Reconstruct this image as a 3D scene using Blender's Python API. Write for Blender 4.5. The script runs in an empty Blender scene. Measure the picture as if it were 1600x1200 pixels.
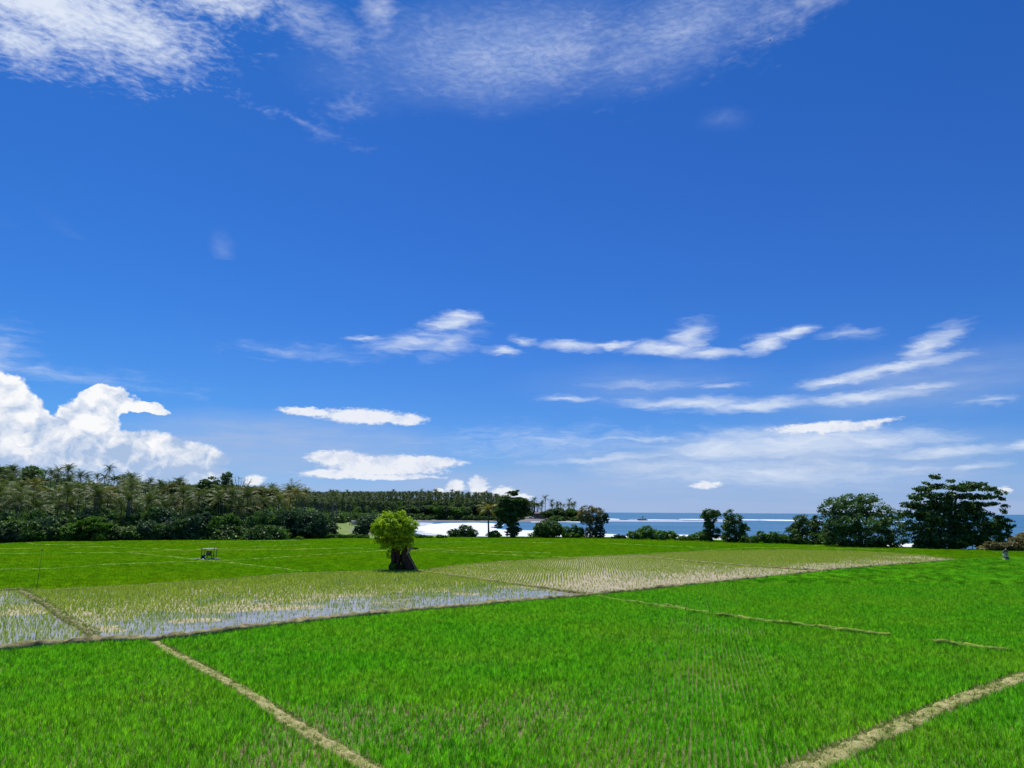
import bpy, math, random
import numpy as np
from mathutils import Matrix, Vector
S = bpy.context.scene
R = math.radians
rng = np.random.default_rng(7); random.seed(7)

# ------------------------------------------------------------ camera
F = 1186.0; H = 9.5
PITCH = math.atan(199.7/F); ROLL = R(0.31)
cam = bpy.data.cameras.new('camera'); cam_o = bpy.data.objects.new('camera', cam)
S.collection.objects.link(cam_o); S.camera = cam_o
cam.sensor_width = 36; cam.lens = 36*F/1600; cam.clip_start = 0.1; cam.clip_end = 80000
CM = Matrix.Rotation(math.pi/2+PITCH, 4, 'X') @ Matrix.Rotation(ROLL, 4, 'Z')
cam_o.matrix_world = Matrix.Translation((0, 0, H)) @ CM
S.render.resolution_x = 1024; S.render.resolution_y = 768
CR = np.array(CM.to_3x3())
def ray(px, py):
    return CR @ np.array([(px-800)/F, -(py-600)/F, -1.0])
def at(px, py, z=0.0):            # the point of level ground seen at a place in the photograph
    d = ray(px, py); t = (z-H)/d[2]
    return np.array([d[0]*t, d[1]*t])
def atY(px, Y):
    d = ray(px, 800); return d[0]/d[1]*Y
def zat(px, py, Y):
    d = ray(px, py); return H + d[2]/d[1]*Y
def azel(px, py):
    d = ray(px, py); d = d/np.linalg.norm(d)
    return math.degrees(math.atan2(d[0], d[1])), math.degrees(math.asin(d[2]))

# ------------------------------------------------------------ view, sun, sky
S.view_settings.view_transform = 'Standard'; S.view_settings.look = 'None'
S.view_settings.exposure = 0.0; S.view_settings.gamma = 1
S.render.engine = 'CYCLES'
S.cycles.max_bounces = 6; S.cycles.transparent_max_bounces = 8; S.cycles.volume_bounces = 0
SUN_EL, SUN_AZ = 66.0, -22.0
sl = bpy.data.lights.new('sun', 'SUN'); sl.energy = 5.0; sl.angle = R(0.53); sl.color = (1, 0.96, 0.88)
so = bpy.data.objects.new('sun', sl); S.collection.objects.link(so)
sd = Vector((math.sin(R(SUN_AZ))*math.cos(R(SUN_EL)), math.cos(R(SUN_AZ))*math.cos(R(SUN_EL)), math.sin(R(SUN_EL))))
so.rotation_euler = sd.to_track_quat('Z', 'Y').to_euler()

W = bpy.data.worlds.new('World'); S.world = W; W.use_nodes = True
W.cycles.sampling_method = 'MANUAL'; W.cycles.sample_map_resolution = 256
wt = W.node_tree; wt.nodes.clear()
class NT:
    def __init__(s, t): s.t = t
    def n(s, ty, **k):
        x = s.t.nodes.new(ty)
        for a, v in k.items(): setattr(x, a, v)
        return x
    def put(s, sock, v):
        if isinstance(v, (int, float)): 
            sock.default_value = v
        elif isinstance(v, (tuple, list)): 
            sock.default_value = v if len(v) == len(sock.default_value) else tuple(v)+(1,)
        else: s.t.links.new(v, sock)
    def m(s, op, a, b=0.0, c=None, clamp=False):
        x = s.n('ShaderNodeMath', operation=op, use_clamp=clamp)
        s.put(x.inputs[0], a); s.put(x.inputs[1], b)
        if c is not None: s.put(x.inputs[2], c)
        return x.outputs[0]
    def vm(s, op, a, b=(0, 0, 0)):
        x = s.n('ShaderNodeVectorMath', operation=op)
        s.put(x.inputs[0], a)
        if op == 'SCALE': s.put(x.inputs[3], b)
        elif op != 'LENGTH': s.put(x.inputs[1], b)
        return x.outputs['Value'] if op == 'LENGTH' else x.outputs[0]
    def noise(s, vec, scale, detail=4, rough=0.55, color=False, dist=0.0):
        x = s.n('ShaderNodeTexNoise'); s.put(x.inputs['Vector'], vec)
        x.inputs['Scale'].default_value = scale; x.inputs['Detail'].default_value = detail
        x.inputs['Roughness'].default_value = rough; x.inputs['Distortion'].default_value = dist
        return x.outputs['Color' if color else 'Fac']
    def ss(s, v, lo, hi, a=0.0, b=1.0):
        x = s.n('ShaderNodeMapRange', interpolation_type='SMOOTHSTEP')
        s.put(x.inputs[0], v); s.put(x.inputs[1], lo); s.put(x.inputs[2], hi); s.put(x.inputs[3], a); s.put(x.inputs[4], b)
        return x.outputs[0]
    def mix(s, f, a, b, blend='MIX'):
        x = s.n('ShaderNodeMix', data_type='RGBA', blend_type=blend)
        s.put(x.inputs[0], f); s.put(x.inputs[6], a); s.put(x.inputs[7], b)
        return x.outputs[2]
w = NT(wt)
tc = w.n('ShaderNodeTexCoord')
nv = w.vm('NORMALIZE', tc.outputs['Generated'])
sx = w.n('ShaderNodeSeparateXYZ'); w.put(sx.inputs[0], nv)
DEG = 180/math.pi
az = w.m('MULTIPLY', w.m('ARCTAN2', sx.outputs[0], sx.outputs[1]), DEG)
el = w.m('MULTIPLY', w.m('ARCSINE', sx.outputs[2]), DEG)
cx = w.n('ShaderNodeCombineXYZ'); w.put(cx.inputs[0], az); w.put(cx.inputs[1], el)
P = cx.outputs[0]
PXDEG = 20.5
def layer(blobs, Pw, op='MAX'):
    out = None; P0 = Pw
    for b in blobs:
        if out is not None:      # read the running result, so the shapes are worked out one after another
            x = w.n('ShaderNodeVectorMath', operation='MULTIPLY_ADD'); w.put(x.inputs[0], out); x.inputs[1].default_value = (1e-7, 1e-7, 0); w.put(x.inputs[2], P0); Pw = x.outputs[0]
        px, py, rx, ry = b[:4]; rot = b[4] if len(b) > 4 else 0; amp = b[5] if len(b) > 5 else 1
        a, e = azel(px, py)
        mp = w.n('ShaderNodeMapping', vector_type='TEXTURE'); w.put(mp.inputs[0], Pw)
        mp.inputs[1].default_value = (a, e, 0); mp.inputs[2].default_value = (0, 0, R(rot))
        mp.inputs[3].default_value = (rx/PXDEG, ry/PXDEG, 1)
        l = w.m('MULTIPLY_ADD', w.vm('LENGTH', mp.outputs[0]), -amp, amp)
        if out is None: out = l
        else:
            if op == 'SMOOTH': out = w.m('SMOOTH_MAX', out, l, 0.18)
            else: out = w.m('MAXIMUM', out, l)
    return out
def warped(scale_vec, s1, amp1, s2=0, amp2=0):
    v = w.vm('MULTIPLY', P, scale_vec)
    d = w.vm('MULTIPLY', w.vm('SUBTRACT', w.noise(v, s1, 3, 0.6, True), (0.5, 0.5, 0.5)), amp1)
    p = w.vm('ADD', P, d)
    if s2:
        d = w.vm('MULTIPLY', w.vm('SUBTRACT', w.noise(v, s2, 5, 0.65, True), (0.5, 0.5, 0.5)), amp2)
        p = w.vm('ADD', p, d)
    return p
CUM = [(8,668,58,50),(-40,640,70,60),(80,705,95,42),(134,661,43,39),(172,626,36,23),(214,637,44,9,-3),(105,688,60,34),
       (205,705,115,30),(290,716,72,26),(60,740,140,36),(290,745,80,20),(180,745,120,30)]
LENS = [(480,644,52,8,-4),(570,651,92,14),(628,655,48,10),(525,716,55,14),(605,728,112,20),(668,722,70,10),(530,740,75,9),(600,745,110,5),
        (1290,668,90,10,1),(1345,663,60,7,8),(1103,758,25,8,0,.8),(38,704,18,6),
        (397,751,20,10),(712,760,17,16),(748,760,20,20),(787,772,26,13),(688,769,15,9),(1573,766,9,6,0,.7),(817,778,16,9),(145,758,14,6)]
SOFT = [(708,503,50,20,12,1.1),(722,490,36,11,0,1.1),(645,538,95,20,8,.75),(572,529,38,6,0,.8),(705,535,60,24,22,.7),(783,548,42,11,-4),(822,532,24,10,-20,.7),
        (895,541,70,11),(960,540,60,7,0,.9),(1040,545,85,14,-4),(1078,528,46,30,30,.9),(1105,552,75,13),(1192,536,46,16,15),(1238,521,46,11,8),(1330,523,48,12,0,.5),
        (1452,540,62,20,30,.9),(1395,577,120,11,9),(1300,596,70,9,8),(1090,630,160,12,-2),(1180,634,130,12,2),(1345,621,120,11,4),
        (885,624,55,7,0,.8),(1430,605,75,6,0,.8),(1545,624,35,6,6,.8),(1020,600,110,9,0,.35),(1120,605,60,6,0,.5),
        (1240,692,220,32,0,1.0),(1120,702,120,26,0,.95),(1360,690,130,20,0,.9),(1485,706,120,10,2,.8),(950,716,140,9,3,.7),(1000,684,110,5,0,.6),
        (1425,730,55,6,0,.7),(1530,728,45,7,0,.7),(1200,738,260,28,0,.75),(1050,730,160,18,0,.6),(1590,696,30,6,0,.8),(860,690,200,30,0,.4),
        (90,585,170,14,-3,.32),(-10,560,45,50,0,.45),(480,550,110,14,0,.3)]
VEIL = [(420,705,380,70,0,.9),(1200,735,560,75,0,.85),(850,760,500,45,0,.8),(250,770,500,40,0,.7),(1450,600,300,70,6,.45),(1000,600,250,50,0,.35),(850,800,1200,28,0,1.2)]
CIR = [(60,0,310,90,0,1.05),(200,50,140,50,-10,.95),(330,-8,130,38,5,.95),(20,65,120,45,0,.85),(480,30,170,50,-12,.42),(590,15,60,40,-30,.5),
       (740,92,230,76,0,.22),(880,88,200,56,12,.30),(1060,46,240,66,14,.24),(1250,8,240,40,16,.34),(470,190,130,16,-14,.3),(540,165,60,30,20,.26)]
VEIL2 = [(790,82,330,98,4,.8),(1060,44,320,84,14,.6),(345,385,26,30,0,.4),(1130,185,60,22,0,.3),(200,450,180,14,-38,.3),(60,420,260,40,-30,.2),(560,120,170,70,0,.3)]
sky = w.n('ShaderNodeTexSky', sky_type='NISHITA', sun_disc=False, sun_elevation=R(SUN_EL), sun_rotation=R(SUN_AZ))
sky.altitude = 0; sky.air_density = 1.0; sky.dust_density = 0.25; sky.ozone_density = 3.5
skyc = w.vm('SCALE', sky.outputs[0], 0.1)
hs = w.n('ShaderNodeHueSaturation'); hs.inputs['Saturation'].default_value = 1.12; w.put(hs.inputs['Color'], skyc)
rmp = w.n('ShaderNodeValToRGB'); w.put(rmp.inputs[0], w.m('DIVIDE', el, 40.0)); cr = rmp.color_ramp
cr.elements[0].position = 0.0; cr.elements[0].color = (.235, .36, .80, 1); cr.elements[1].position = .9; cr.elements[1].color = (.09, .275, .525, 1)
for p_, c_ in ((.025, (.22, .33, .69)), (.08, (.17, .295, .57)), (.18, (.145, .285, .53)), (.35, (.12, .275, .53)), (.6, (.115, .27, .53))):
    e_ = cr.elements.new(p_); e_.color = c_+(1,)
base = w.vm('SCALE', w.vm('MULTIPLY', w.mix(w.ss(az, -45, 5), w.vm('MULTIPLY', hs.outputs[0], (0.98, 1.09, 1.03)), hs.outputs[0]), rmp.outputs[0]), 2.0)
def backg(col):
    b = w.n('ShaderNodeBackground'); w.put(b.inputs[0], col); b.inputs[1].default_value = 1.0; return b.outputs[0]
# --- clouds low over the horizon
pc = warped((1, 1.3, 1), 0.35, (2.0, 1.6, 0), 1.6, (0.55, 0.5, 0))
Dc = layer(CUM, pc, 'SMOOTH')
Dc = w.m('ADD', Dc, w.m('MULTIPLY', w.m('SUBTRACT', w.noise(P, 3.0, 4, 0.6), 0.5), 0.22))
a_cum = w.m('MULTIPLY', w.ss(Dc, 0.04, w.ss(el, 2.0, 6.0, 0.5, 0.15)), w.ss(el, 0.3, 3.4, 0.35, 1.0))
pl = warped((1, 2.5, 1), 0.5, (1.2, 0.5, 0), 1.8, (0.8, 0.34, 0))
Dl = layer(LENS, pl, 'SMOOTH'); Dl = w.m('ADD', Dl, w.m('MULTIPLY', w.m('SUBTRACT', w.noise(w.vm('MULTIPLY', P, (1, 2.0, 1)), 2.0, 4, 0.6), 0.54), 0.75))
a_len = w.ss(Dl, -0.02, 0.42)
ps = warped((0.5, 1.6, 1), 0.45, (3.0, 1.2, 0), 1.7, (1.6, 0.5, 0))
Ds = layer(SOFT, ps)
streak = w.noise(w.vm('MULTIPLY', ps, (0.35, 2.0, 1)), 1.1, 6, 0.62, dist=0.4)
Ds = w.m('ADD', Ds, w.m('MULTIPLY', w.m('SUBTRACT', streak, 0.52), 1.0))
a_sof = w.m('MULTIPLY', w.ss(Ds, -0.12, 1.2), 0.95)
Dv = layer(VEIL, warped((0.5, 1, 1), 0.25, (4, 1.5, 0)), 'SMOOTH')
a_vei = w.m('MULTIPLY', w.ss(Dv, 0.0, 0.7), w.ss(w.noise(w.vm('MULTIPLY', P, (0.2, 1.3, 1)), 0.8, 5, 0.6), 0.3, 0.75, 0.45, 0.9))
bil = w.noise(pc, 0.55, 5, 0.55); bil2 = w.noise(w.vm('ADD', pc, (0.25, -0.55, 0)), 0.55, 5, 0.55)
emb = w.m('SUBTRACT', bil, bil2)
shade = w.m('ADD', w.m('ADD', w.m('MULTIPLY', w.ss(el, 2.2, 6.4), 0.78), w.m('MULTIPLY', emb, 3.6)), 0.04, clamp=True)
ccum = w.mix(shade, (0.40, 0.53, 0.76), (0.95, 0.96, 0.98))
shl = w.m('ADD', w.m('MULTIPLY', emb, 3.6), w.ss(Dl, 0.05, 0.5, 0.35, 0.95), clamp=True)
c = w.mix(a_vei, base, (0.38, 0.50, 0.75))
c = w.mix(a_sof, c, (0.72, 0.80, 0.93))
c = w.mix(a_cum, c, ccum)
c = w.mix(w.m('MULTIPLY', a_len, 0.92), c, w.mix(shl, (0.56, 0.65, 0.84), (0.88, 0.90, 0.95)))
LOW = backg(c)
# --- high cirrus
pr = warped((1, 1.4, 1), 0.2, (6, 2.6, 0), 0.9, (1.1, 0.7, 0))
Dr = layer(CIR, pr)
mp = w.n('ShaderNodeMapping'); w.put(mp.inputs[0], warped((1, 1.4, 1), 0.25, (2.0, 1.2, 0))); mp.inputs[2].default_value = (0, 0, R(-16)); mp.inputs[3].default_value = (0.75, 2.1, 1)
mot = w.noise(mp.outputs[0], 1.7, 6, 0.60)
mot2 = w.noise(mp.outputs[0], 0.5, 4, 0.6)
Dr = w.m('ADD', Dr, w.m('ADD', w.m('MULTIPLY', w.m('SUBTRACT', mot, 0.52), w.ss(az, -24, -14, 1.1, 0.34)), w.m('MULTIPLY', w.m('SUBTRACT', mot2, 0.5), 0.7)))
a_cir = w.m('MULTIPLY', w.ss(Dr, 0.0, 1.1), 0.95)
D2 = layer(VEIL2, warped((0.5, 1, 1), 0.25, (3, 2, 0)))
a_v2 = w.m('MULTIPLY', w.ss(D2, 0.0, 0.8), w.ss(mot, 0.3, 0.7, 0.35, 0.6))
c = w.mix(a_v2, base, (0.40, 0.52, 0.82))
c = w.mix(a_cir, c, (0.76, 0.83, 0.95))
HIGH = backg(c)
def pick(f, a, b):
    x = w.n('ShaderNodeMixShader'); w.put(x.inputs[0], f); wt.links.new(a, x.inputs[1]); wt.links.new(b, x.inputs[2]); return x.outputs[0]
front = w.m('LESS_THAN', w.m('ABSOLUTE', az), 62.0)
f_low = w.m('MULTIPLY', front, w.m('MULTIPLY', w.m('GREATER_THAN', el, -1.0), w.m('LESS_THAN', el, 17.5)))
f_high = w.m('MULTIPLY', front, w.m('MULTIPLY', w.m('GREATER_THAN', el, 17.5), w.m('LESS_THAN', el, 52.0)))
wo = w.n('ShaderNodeOutputWorld'); wt.links.new(pick(f_high, pick(f_low, backg(base), LOW), HIGH), wo.inputs[0])

# ------------------------------------------------------------ helpers
COL = S.collection
def tag(o, label=None, cat=None, group=None, kind=None):
    if label: o['label'] = label
    if cat: o['category'] = cat
    if group: o['group'] = group
    if kind: o['kind'] = kind
    return o
def npmesh(name, v, faces, attr=None):
    """faces: (N,k) int array"""
    me = bpy.data.meshes.new(name); v = np.asarray(v, np.float32); faces = np.asarray(faces, np.int32)
    n, k = faces.shape
    me.vertices.add(len(v)); me.vertices.foreach_set('co', v.ravel())
    me.loops.add(n*k); me.loops.foreach_set('vertex_index', faces.ravel())
    me.polygons.add(n); me.polygons.foreach_set('loop_start', np.arange(0, n*k, k, dtype=np.int32))
    me.polygons.foreach_set('loop_total', np.full(n, k, np.int32))
    if attr is not None:
        a = me.attributes.new('v', 'FLOAT', 'FACE'); a.data.foreach_set('value', np.asarray(attr, np.float32))
    me.update(); me.validate()
    return me
def link(name, me, mat=None, parent=None, smooth=False):
    o = bpy.data.objects.new(name, me); COL.objects.link(o)
    if mat is not None:
        me.materials.clear(); me.materials.append(mat)
    if parent: o.parent = parent
    if smooth: me.polygons.foreach_set('use_smooth', np.ones(len(me.polygons), bool))
    return o
def empty(name, loc):
    o = bpy.data.objects.new(name, None); COL.objects.link(o); o.location = loc; o.empty_display_size = 0.5
    return o
class MB:
    def __init__(s): s.v = []; s.f = []; s.a = []; s.n = 0
    def add(s, v, f, a=0.5):
        v = np.asarray(v, float); f = np.asarray(f, int)
        s.v.append(v); s.f.append(f+s.n); s.n += len(v)
        s.a.append(np.full(len(f), a) if np.isscalar(a) else np.asarray(a))
        return s
    def box(s, c, size, rz=0, a=0.5, tilt=0, jit=0):
        x, y, z = [q/2 for q in size]
        v = np.array([[i*x, j*y, k*z] for k in (-1, 1) for j in (-1, 1) for i in (-1, 1)], float)
        if jit: v += rng.uniform(-jit, jit, v.shape)
        if tilt: ct, st = math.cos(tilt), math.sin(tilt); v = v @ np.array([[ct, 0, -st], [0, 1, 0], [st, 0, ct]])
        cz, sz = math.cos(rz), math.sin(rz); v = v @ np.array([[cz, sz, 0], [-sz, cz, 0], [0, 0, 1]])
        return s.add(v+np.array(c), [[0,2,3,1],[4,5,7,6],[0,1,5,4],[2,6,7,3],[0,4,6,2],[1,3,7,5]], a)
    def tube(s, pts, rad, k=7, a=0.5, wob=0.0):
        pts = np.asarray(pts, float); n = len(pts)
        rad = np.full(n, rad) if np.isscalar(rad) else np.asarray(rad)
        T = np.gradient(pts, axis=0); T /= np.linalg.norm(T, axis=1)[:, None]+1e-9
        up = np.array([0.31, 0.95, 0.05]); A = np.cross(T, up); A /= np.linalg.norm(A, axis=1)[:, None]+1e-9
        B = np.cross(T, A); th = np.arange(k)*2*math.pi/k
        rr = rad[:, None]*(1+wob*rng.standard_normal((n, k)))
        v = pts[:, None]+rr[..., None]*(np.cos(th)[None, :, None]*A[:, None]+np.sin(th)[None, :, None]*B[:, None])
        f = [[i*k+j, i*k+(j+1) % k, (i+1)*k+(j+1) % k, (i+1)*k+j] for i in range(n-1) for j in range(k)]
        v = v.reshape(-1, 3)
        c0 = len(v); v = np.vstack([v, pts[:1], pts[-1:]])
        f += [[c0, (j+1) % k, j, c0] for j in range(k)] if False else []
        f += [[c0+1, (n-1)*k+j, (n-1)*k+(j+1) % k, (n-1)*k+(j+1) % k] for j in range(k)] if False else []
        return s.add(v, f, a)
    def mesh(s, name): return npmesh(name, np.vstack(s.v), np.vstack(s.f), np.concatenate(s.a))
    def build(s, name, mat, parent=None, smooth=False): return link(name, s.mesh(name), mat, parent, smooth)
def unit(n):
    d = rng.standard_normal((n, 3)); return d/np.linalg.norm(d, axis=1)[:, None]
def leaf_quads(C, Nrm, size, aspect):
    n = len(C); r = unit(n); T = np.cross(Nrm, r); T /= np.linalg.norm(T, axis=1)[:, None]+1e-9
    B = np.cross(Nrm, T); size = np.asarray(size)[:, None]
    v = np.stack([C-T*size, C-B*size*aspect, C+T*size, C+B*size*aspect], 1).reshape(-1, 3)
    return v, np.arange(4*n).reshape(n, 4)
def crown(blobs, csize=1.0, leaf=0.32, dens=1.0, per=26, flat=0.6, aspect=0.5, droop=0.0, inner=0.35):
    """blobs (cx,cy,cz,rx,ry,rz) -> leaves gathered in clumps near the surface of each blob"""
    V = []; A = []; CC = []
    for (bx, by, bz, rx, ry, rz) in blobs:
        area = 4*math.pi*((rx*ry)**1.6/3+(rx*rz)**1.6/3+(ry*rz)**1.6/3)**(1/1.6)
        n = max(5, int(dens*area/(csize*csize)*0.62))
        d = unit(n); rr = 1-inner*rng.random(n)**1.3
        c = np.array([bx, by, bz])+d*rr[:, None]*np.array([rx, ry, rz])
        keep = c[:, 2] > csize*0.2; c = c[keep]; d = d[keep]; n = len(c)
        CC.append(c); cv = rng.random(n); cs = csize*rng.uniform(0.55, 1.25, n)
        m = max(4, int(per)); 
        off = unit(n*m)*(rng.random(n*m)**0.45)[:, None]*np.repeat(cs, m)[:, None]*np.array([1, 1, flat])
        pos = np.repeat(c, m, 0)+off
        if droop: pos[:, 2] -= droop*np.hypot(off[:, 0], off[:, 1])
        nn = np.repeat(d, m, 0)*0.5+unit(n*m)*0.9+np.array([0, 0, 0.55]); nn /= np.linalg.norm(nn, axis=1)[:, None]
        v, f = leaf_quads(pos, nn, leaf*rng.uniform(0.6, 1.3, n*m), aspect)
        V.append(v); A.append(np.clip(np.repeat(cv, m)*0.65+rng.random(n*m)*0.35, 0, 1))
    v = np.vstack(V)
    return v, np.arange(len(v)).reshape(-1, 4), np.concatenate(A), np.vstack(CC)

# ------------------------------------------------------------ materials
def new_mat(name):
    m = bpy.data.materials.new(name); m.use_nodes = True; m.node_tree.nodes.clear()
    k = NT(m.node_tree); out = k.n('ShaderNodeOutputMaterial'); return m, k, out
def leaf_mat(name, dark, light, trans=0.35, tcol=None, obj_var=0.25, gloss=0.06, world_var=None):
    m, k, out = new_mat(name)
    at_ = k.n('ShaderNodeAttribute', attribute_name='v'); oi = k.n('ShaderNodeObjectInfo')
    f = k.m('ADD', at_.outputs['Fac'], k.m('MULTIPLY', k.m('SUBTRACT', oi.outputs['Random'], 0.5), obj_var), clamp=True)
    c = k.mix(f, dark, light)
    if world_var:
        g = k.n('ShaderNodeNewGeometry')
        f2 = k.ss(k.noise(g.outputs['Position'], world_var[0], 4, 0.6), 0.35, 0.68)
        c = k.mix(f2, c, k.mix(f, world_var[1], world_var[2]))
    d = k.n('ShaderNodeBsdfDiffuse'); k.put(d.inputs[0], c)
    t = k.n('ShaderNodeBsdfTranslucent'); k.put(t.inputs[0], k.mix(1.0, c, tcol or (1.5, 1.5, 0.6), 'MULTIPLY'))
    mx = k.n('ShaderNodeMixShader'); mx.inputs[0].default_value = trans
    m.node_tree.links.new(d.outputs[0], mx.inputs[1]); m.node_tree.links.new(t.outputs[0], mx.inputs[2])
    gl = k.n('ShaderNodeBsdfGlossy'); gl.inputs['Roughness'].default_value = 0.45; gl.inputs[0].default_value = (0.8, 0.8, 0.8, 1)
    m2 = k.n('ShaderNodeMixShader'); m2.inputs[0].default_value = gloss
    m.node_tree.links.new(mx.outputs[0], m2.inputs[1]); m.node_tree.links.new(gl.outputs[0], m2.inputs[2])
    m.node_tree.links.new(m2.outputs[0], out.inputs[0])
    return m
def surf_mat(name, c1, c2, scale=1.0, rough=0.9, bump=0.0, bscale=None, detail=5, lo=0.35, hi=0.65, spec=0.3, c3=None, s3=None, voro=False):
    m, k, out = new_mat(name)
    g = k.n('ShaderNodeNewGeometry'); pos = g.outputs['Position']
    c = k.mix(k.ss(k.noise(pos, scale, detail, 0.62), lo, hi), c1, c2)
    if c3: c = k.mix(k.ss(k.noise(pos, s3, 4, 0.6), 0.45, 0.7), c, c3)
    b = k.n('ShaderNodeBsdfPrincipled'); k.put(b.inputs['Base Color'], c); b.inputs['Roughness'].default_value = rough
    b.inputs['Specular IOR Level'].default_value = spec
    if bump:
        bp = k.n('ShaderNodeBump'); bp.inputs['Distance'].default_value = bump
        k.put(bp.inputs['Height'], k.noise(pos, bscale or scale*3, 5, 0.6)); m.node_tree.links.new(bp.outputs[0], b.inputs['Normal'])
    m.node_tree.links.new(b.outputs[0], out.inputs[0])
    return m
M = {}
M['rice'] = leaf_mat('rice_leaf', (0.016, 0.17, 0.002), (0.25, 0.80, 0.026), 0.5, (1.1, 1.15, 0.5), 1.15, 0.014, (0.09, (0.050, 0.20, 0.002), (0.36, 0.80, 0.036)))
M['rice_far'] = leaf_mat('rice_leaf_far', (0.070, 0.25, 0.002), (0.25, 0.58, 0.010), 0.5, (1.15, 1.13, 0.5), 0.9, 0.006, (0.035, (0.12, 0.28, 0.002), (0.32, 0.58, 0.014)))
M['rice_dry'] = leaf_mat('rice_leaf_dry', (0.16, 0.21, 0.03), (0.36, 0.38, 0.10), 0.4, (1.1, 1.1, 0.7), 0.5, 0.03)
M['rice_young'] = leaf_mat('rice_leaf_young', (0.13, 0.27, 0.010), (0.50, 0.63, 0.09), 0.45, (1.2, 1.2, 0.6), 0.5, 0.04)
M['grass'] = leaf_mat('bank_grass', (0.09, 0.18, 0.02), (0.28, 0.36, 0.07), 0.35, (1.1, 1.1, 0.7), 0.6, 0.03)
M['straw'] = leaf_mat('dry_straw', (0.22, 0.23, 0.06), (0.46, 0.44, 0.18), 0.3, (1.1, 1.1, 0.8), 0.5, 0.03)
M['palm_pale'] = leaf_mat('palm_frond_pale', (0.022, 0.050, 0.012), (0.17, 0.225, 0.07), 0.28, (1.2, 1.2, 0.5), 0.5, 0.03)
M['palm_dark'] = leaf_mat('palm_frond_dark', (0.018, 0.042, 0.014), (0.10, 0.155, 0.045), 0.25, (1.3, 1.3, 0.5), 0.5, 0.02)
M['palm_yellow'] = leaf_mat('palm_frond_yellow', (0.10, 0.12, 0.02), (0.30, 0.27, 0.06), 0.3, (1.2, 1.2, 0.5), 0.3, 0.03)
M['leaf_dark'] = leaf_mat('broadleaf_dark', (0.014, 0.044, 0.010), (0.13, 0.24, 0.055), 0.25, (1.3, 1.5, 0.5), 0.3, 0.025)
M['leaf_mid'] = leaf_mat('broadleaf_mid', (0.024, 0.075, 0.010), (0.14, 0.29, 0.035), 0.32, (1.3, 1.4, 0.5), 0.3, 0.02)
M['leaf_bright'] = leaf_mat('broadleaf_bright', (0.045, 0.12, 0.012), (0.13, 0.26, 0.026), 0.4, (1.3, 1.4, 0.5), 0.2, 0.02)
M['leaf_lone'] = leaf_mat('lone_tree_leaf', (0.15, 0.30, 0.008), (0.50, 0.68, 0.030), 0.45, (1.2, 1.2, 0.4), 0.1, 0.02)
M['leaf_brown'] = leaf_mat('broadleaf_brownish', (0.08, 0.08, 0.026), (0.33, 0.30, 0.12), 0.3, (1.2, 1.1, 0.6), 0.2, 0.02)
M['leaf_olive'] = leaf_mat('broadleaf_olive', (0.05, 0.06, 0.018), (0.19, 0.20, 0.065), 0.3, (1.2, 1.1, 0.6), 0.2, 0.02)
M['leaf_bluish'] = leaf_mat('broadleaf_bluish', (0.014, 0.038, 0.020), (0.085, 0.16, 0.07), 0.25, (1.2, 1.4, 0.7), 0.3, 0.025)
M['bark'] = surf_mat('bark', (0.055, 0.045, 0.035), (0.16, 0.13, 0.10), 2.5, 0.9, 0.03)
M['palm_bark'] = surf_mat('palm_bark', (0.09, 0.08, 0.06), (0.19, 0.17, 0.13), 3.0, 0.9, 0.02)
M['old_bark'] = surf_mat('old_bark', (0.022, 0.012, 0.005), (0.11, 0.06, 0.028), 4.0, 0.9, 0.05, 9)
M['pale_wood'] = surf_mat('pale_dead_wood', (0.20, 0.14, 0.09), (0.42, 0.33, 0.24), 5.0, 0.85, 0.02)
M['mud'] = surf_mat('paddy_mud', (0.28, 0.225, 0.135), (0.42, 0.355, 0.235), 0.7, 0.75, 0.05, 5, c3=(0.26, 0.24, 0.14), s3=0.12)
M['wet_soil'] = surf_mat('wet_soil', (0.10, 0.095, 0.030), (0.22, 0.21, 0.08), 1.5, 0.8, 0.05, 6)
M['bank_soil'] = surf_mat('bank_soil', (0.10, 0.085, 0.04), (0.32, 0.28, 0.14), 1.6, 0.95, 0.06, 7, c3=(0.22, 0.24, 0.07), s3=0.6)
M['path_straw'] = surf_mat('path_dry_grass', (0.24, 0.225, 0.075), (0.50, 0.45, 0.20), 5.0, 0.95, 0.08, 16, c3=(0.22, 0.27, 0.05), s3=1.1)
M['bank_green'] = surf_mat('bank_green_grass', (0.09, 0.20, 0.012), (0.25, 0.34, 0.045), 1.2, 0.95, 0.05, 7)
M['stone'] = surf_mat('weathered_stone', (0.30, 0.26, 0.20), (0.55, 0.49, 0.38), 4.0, 0.9, 0.02)
M['dark_stone'] = surf_mat('dark_stone', (0.05, 0.05, 0.05), (0.14, 0.13, 0.12), 3.0, 0.9, 0.02)
M['plaster'] = surf_mat('cream_plaster', (0.74, 0.64, 0.36), (0.85, 0.80, 0.62), 6.0, 0.85, 0.01)
M['timber'] = surf_mat('dark_timber', (0.035, 0.025, 0.018), (0.11, 0.075, 0.05), 8.0, 0.85, 0.01)
M['roof_pale'] = surf_mat('pale_sheet', (0.42, 0.38, 0.30), (0.62, 0.57, 0.46), 5.0, 0.7, 0.01)
M['blue_cloth'] = surf_mat('blue_cloth', (0.02, 0.025, 0.12), (0.06, 0.07, 0.25), 6.0, 0.8, 0.01)
M['brown_box'] = surf_mat('brown_board', (0.14, 0.08, 0.04), (0.36, 0.25, 0.14), 4.0, 0.85, 0.01)
M['thatch'] = surf_mat('dull_roof', (0.14, 0.12, 0.11), (0.24, 0.21, 0.19), 1.0, 0.95, 0.02)
M['wall_pale'] = surf_mat('pale_wall', (0.42, 0.38, 0.36), (0.58, 0.53, 0.50), 1.0, 0.9, 0.01)
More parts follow.
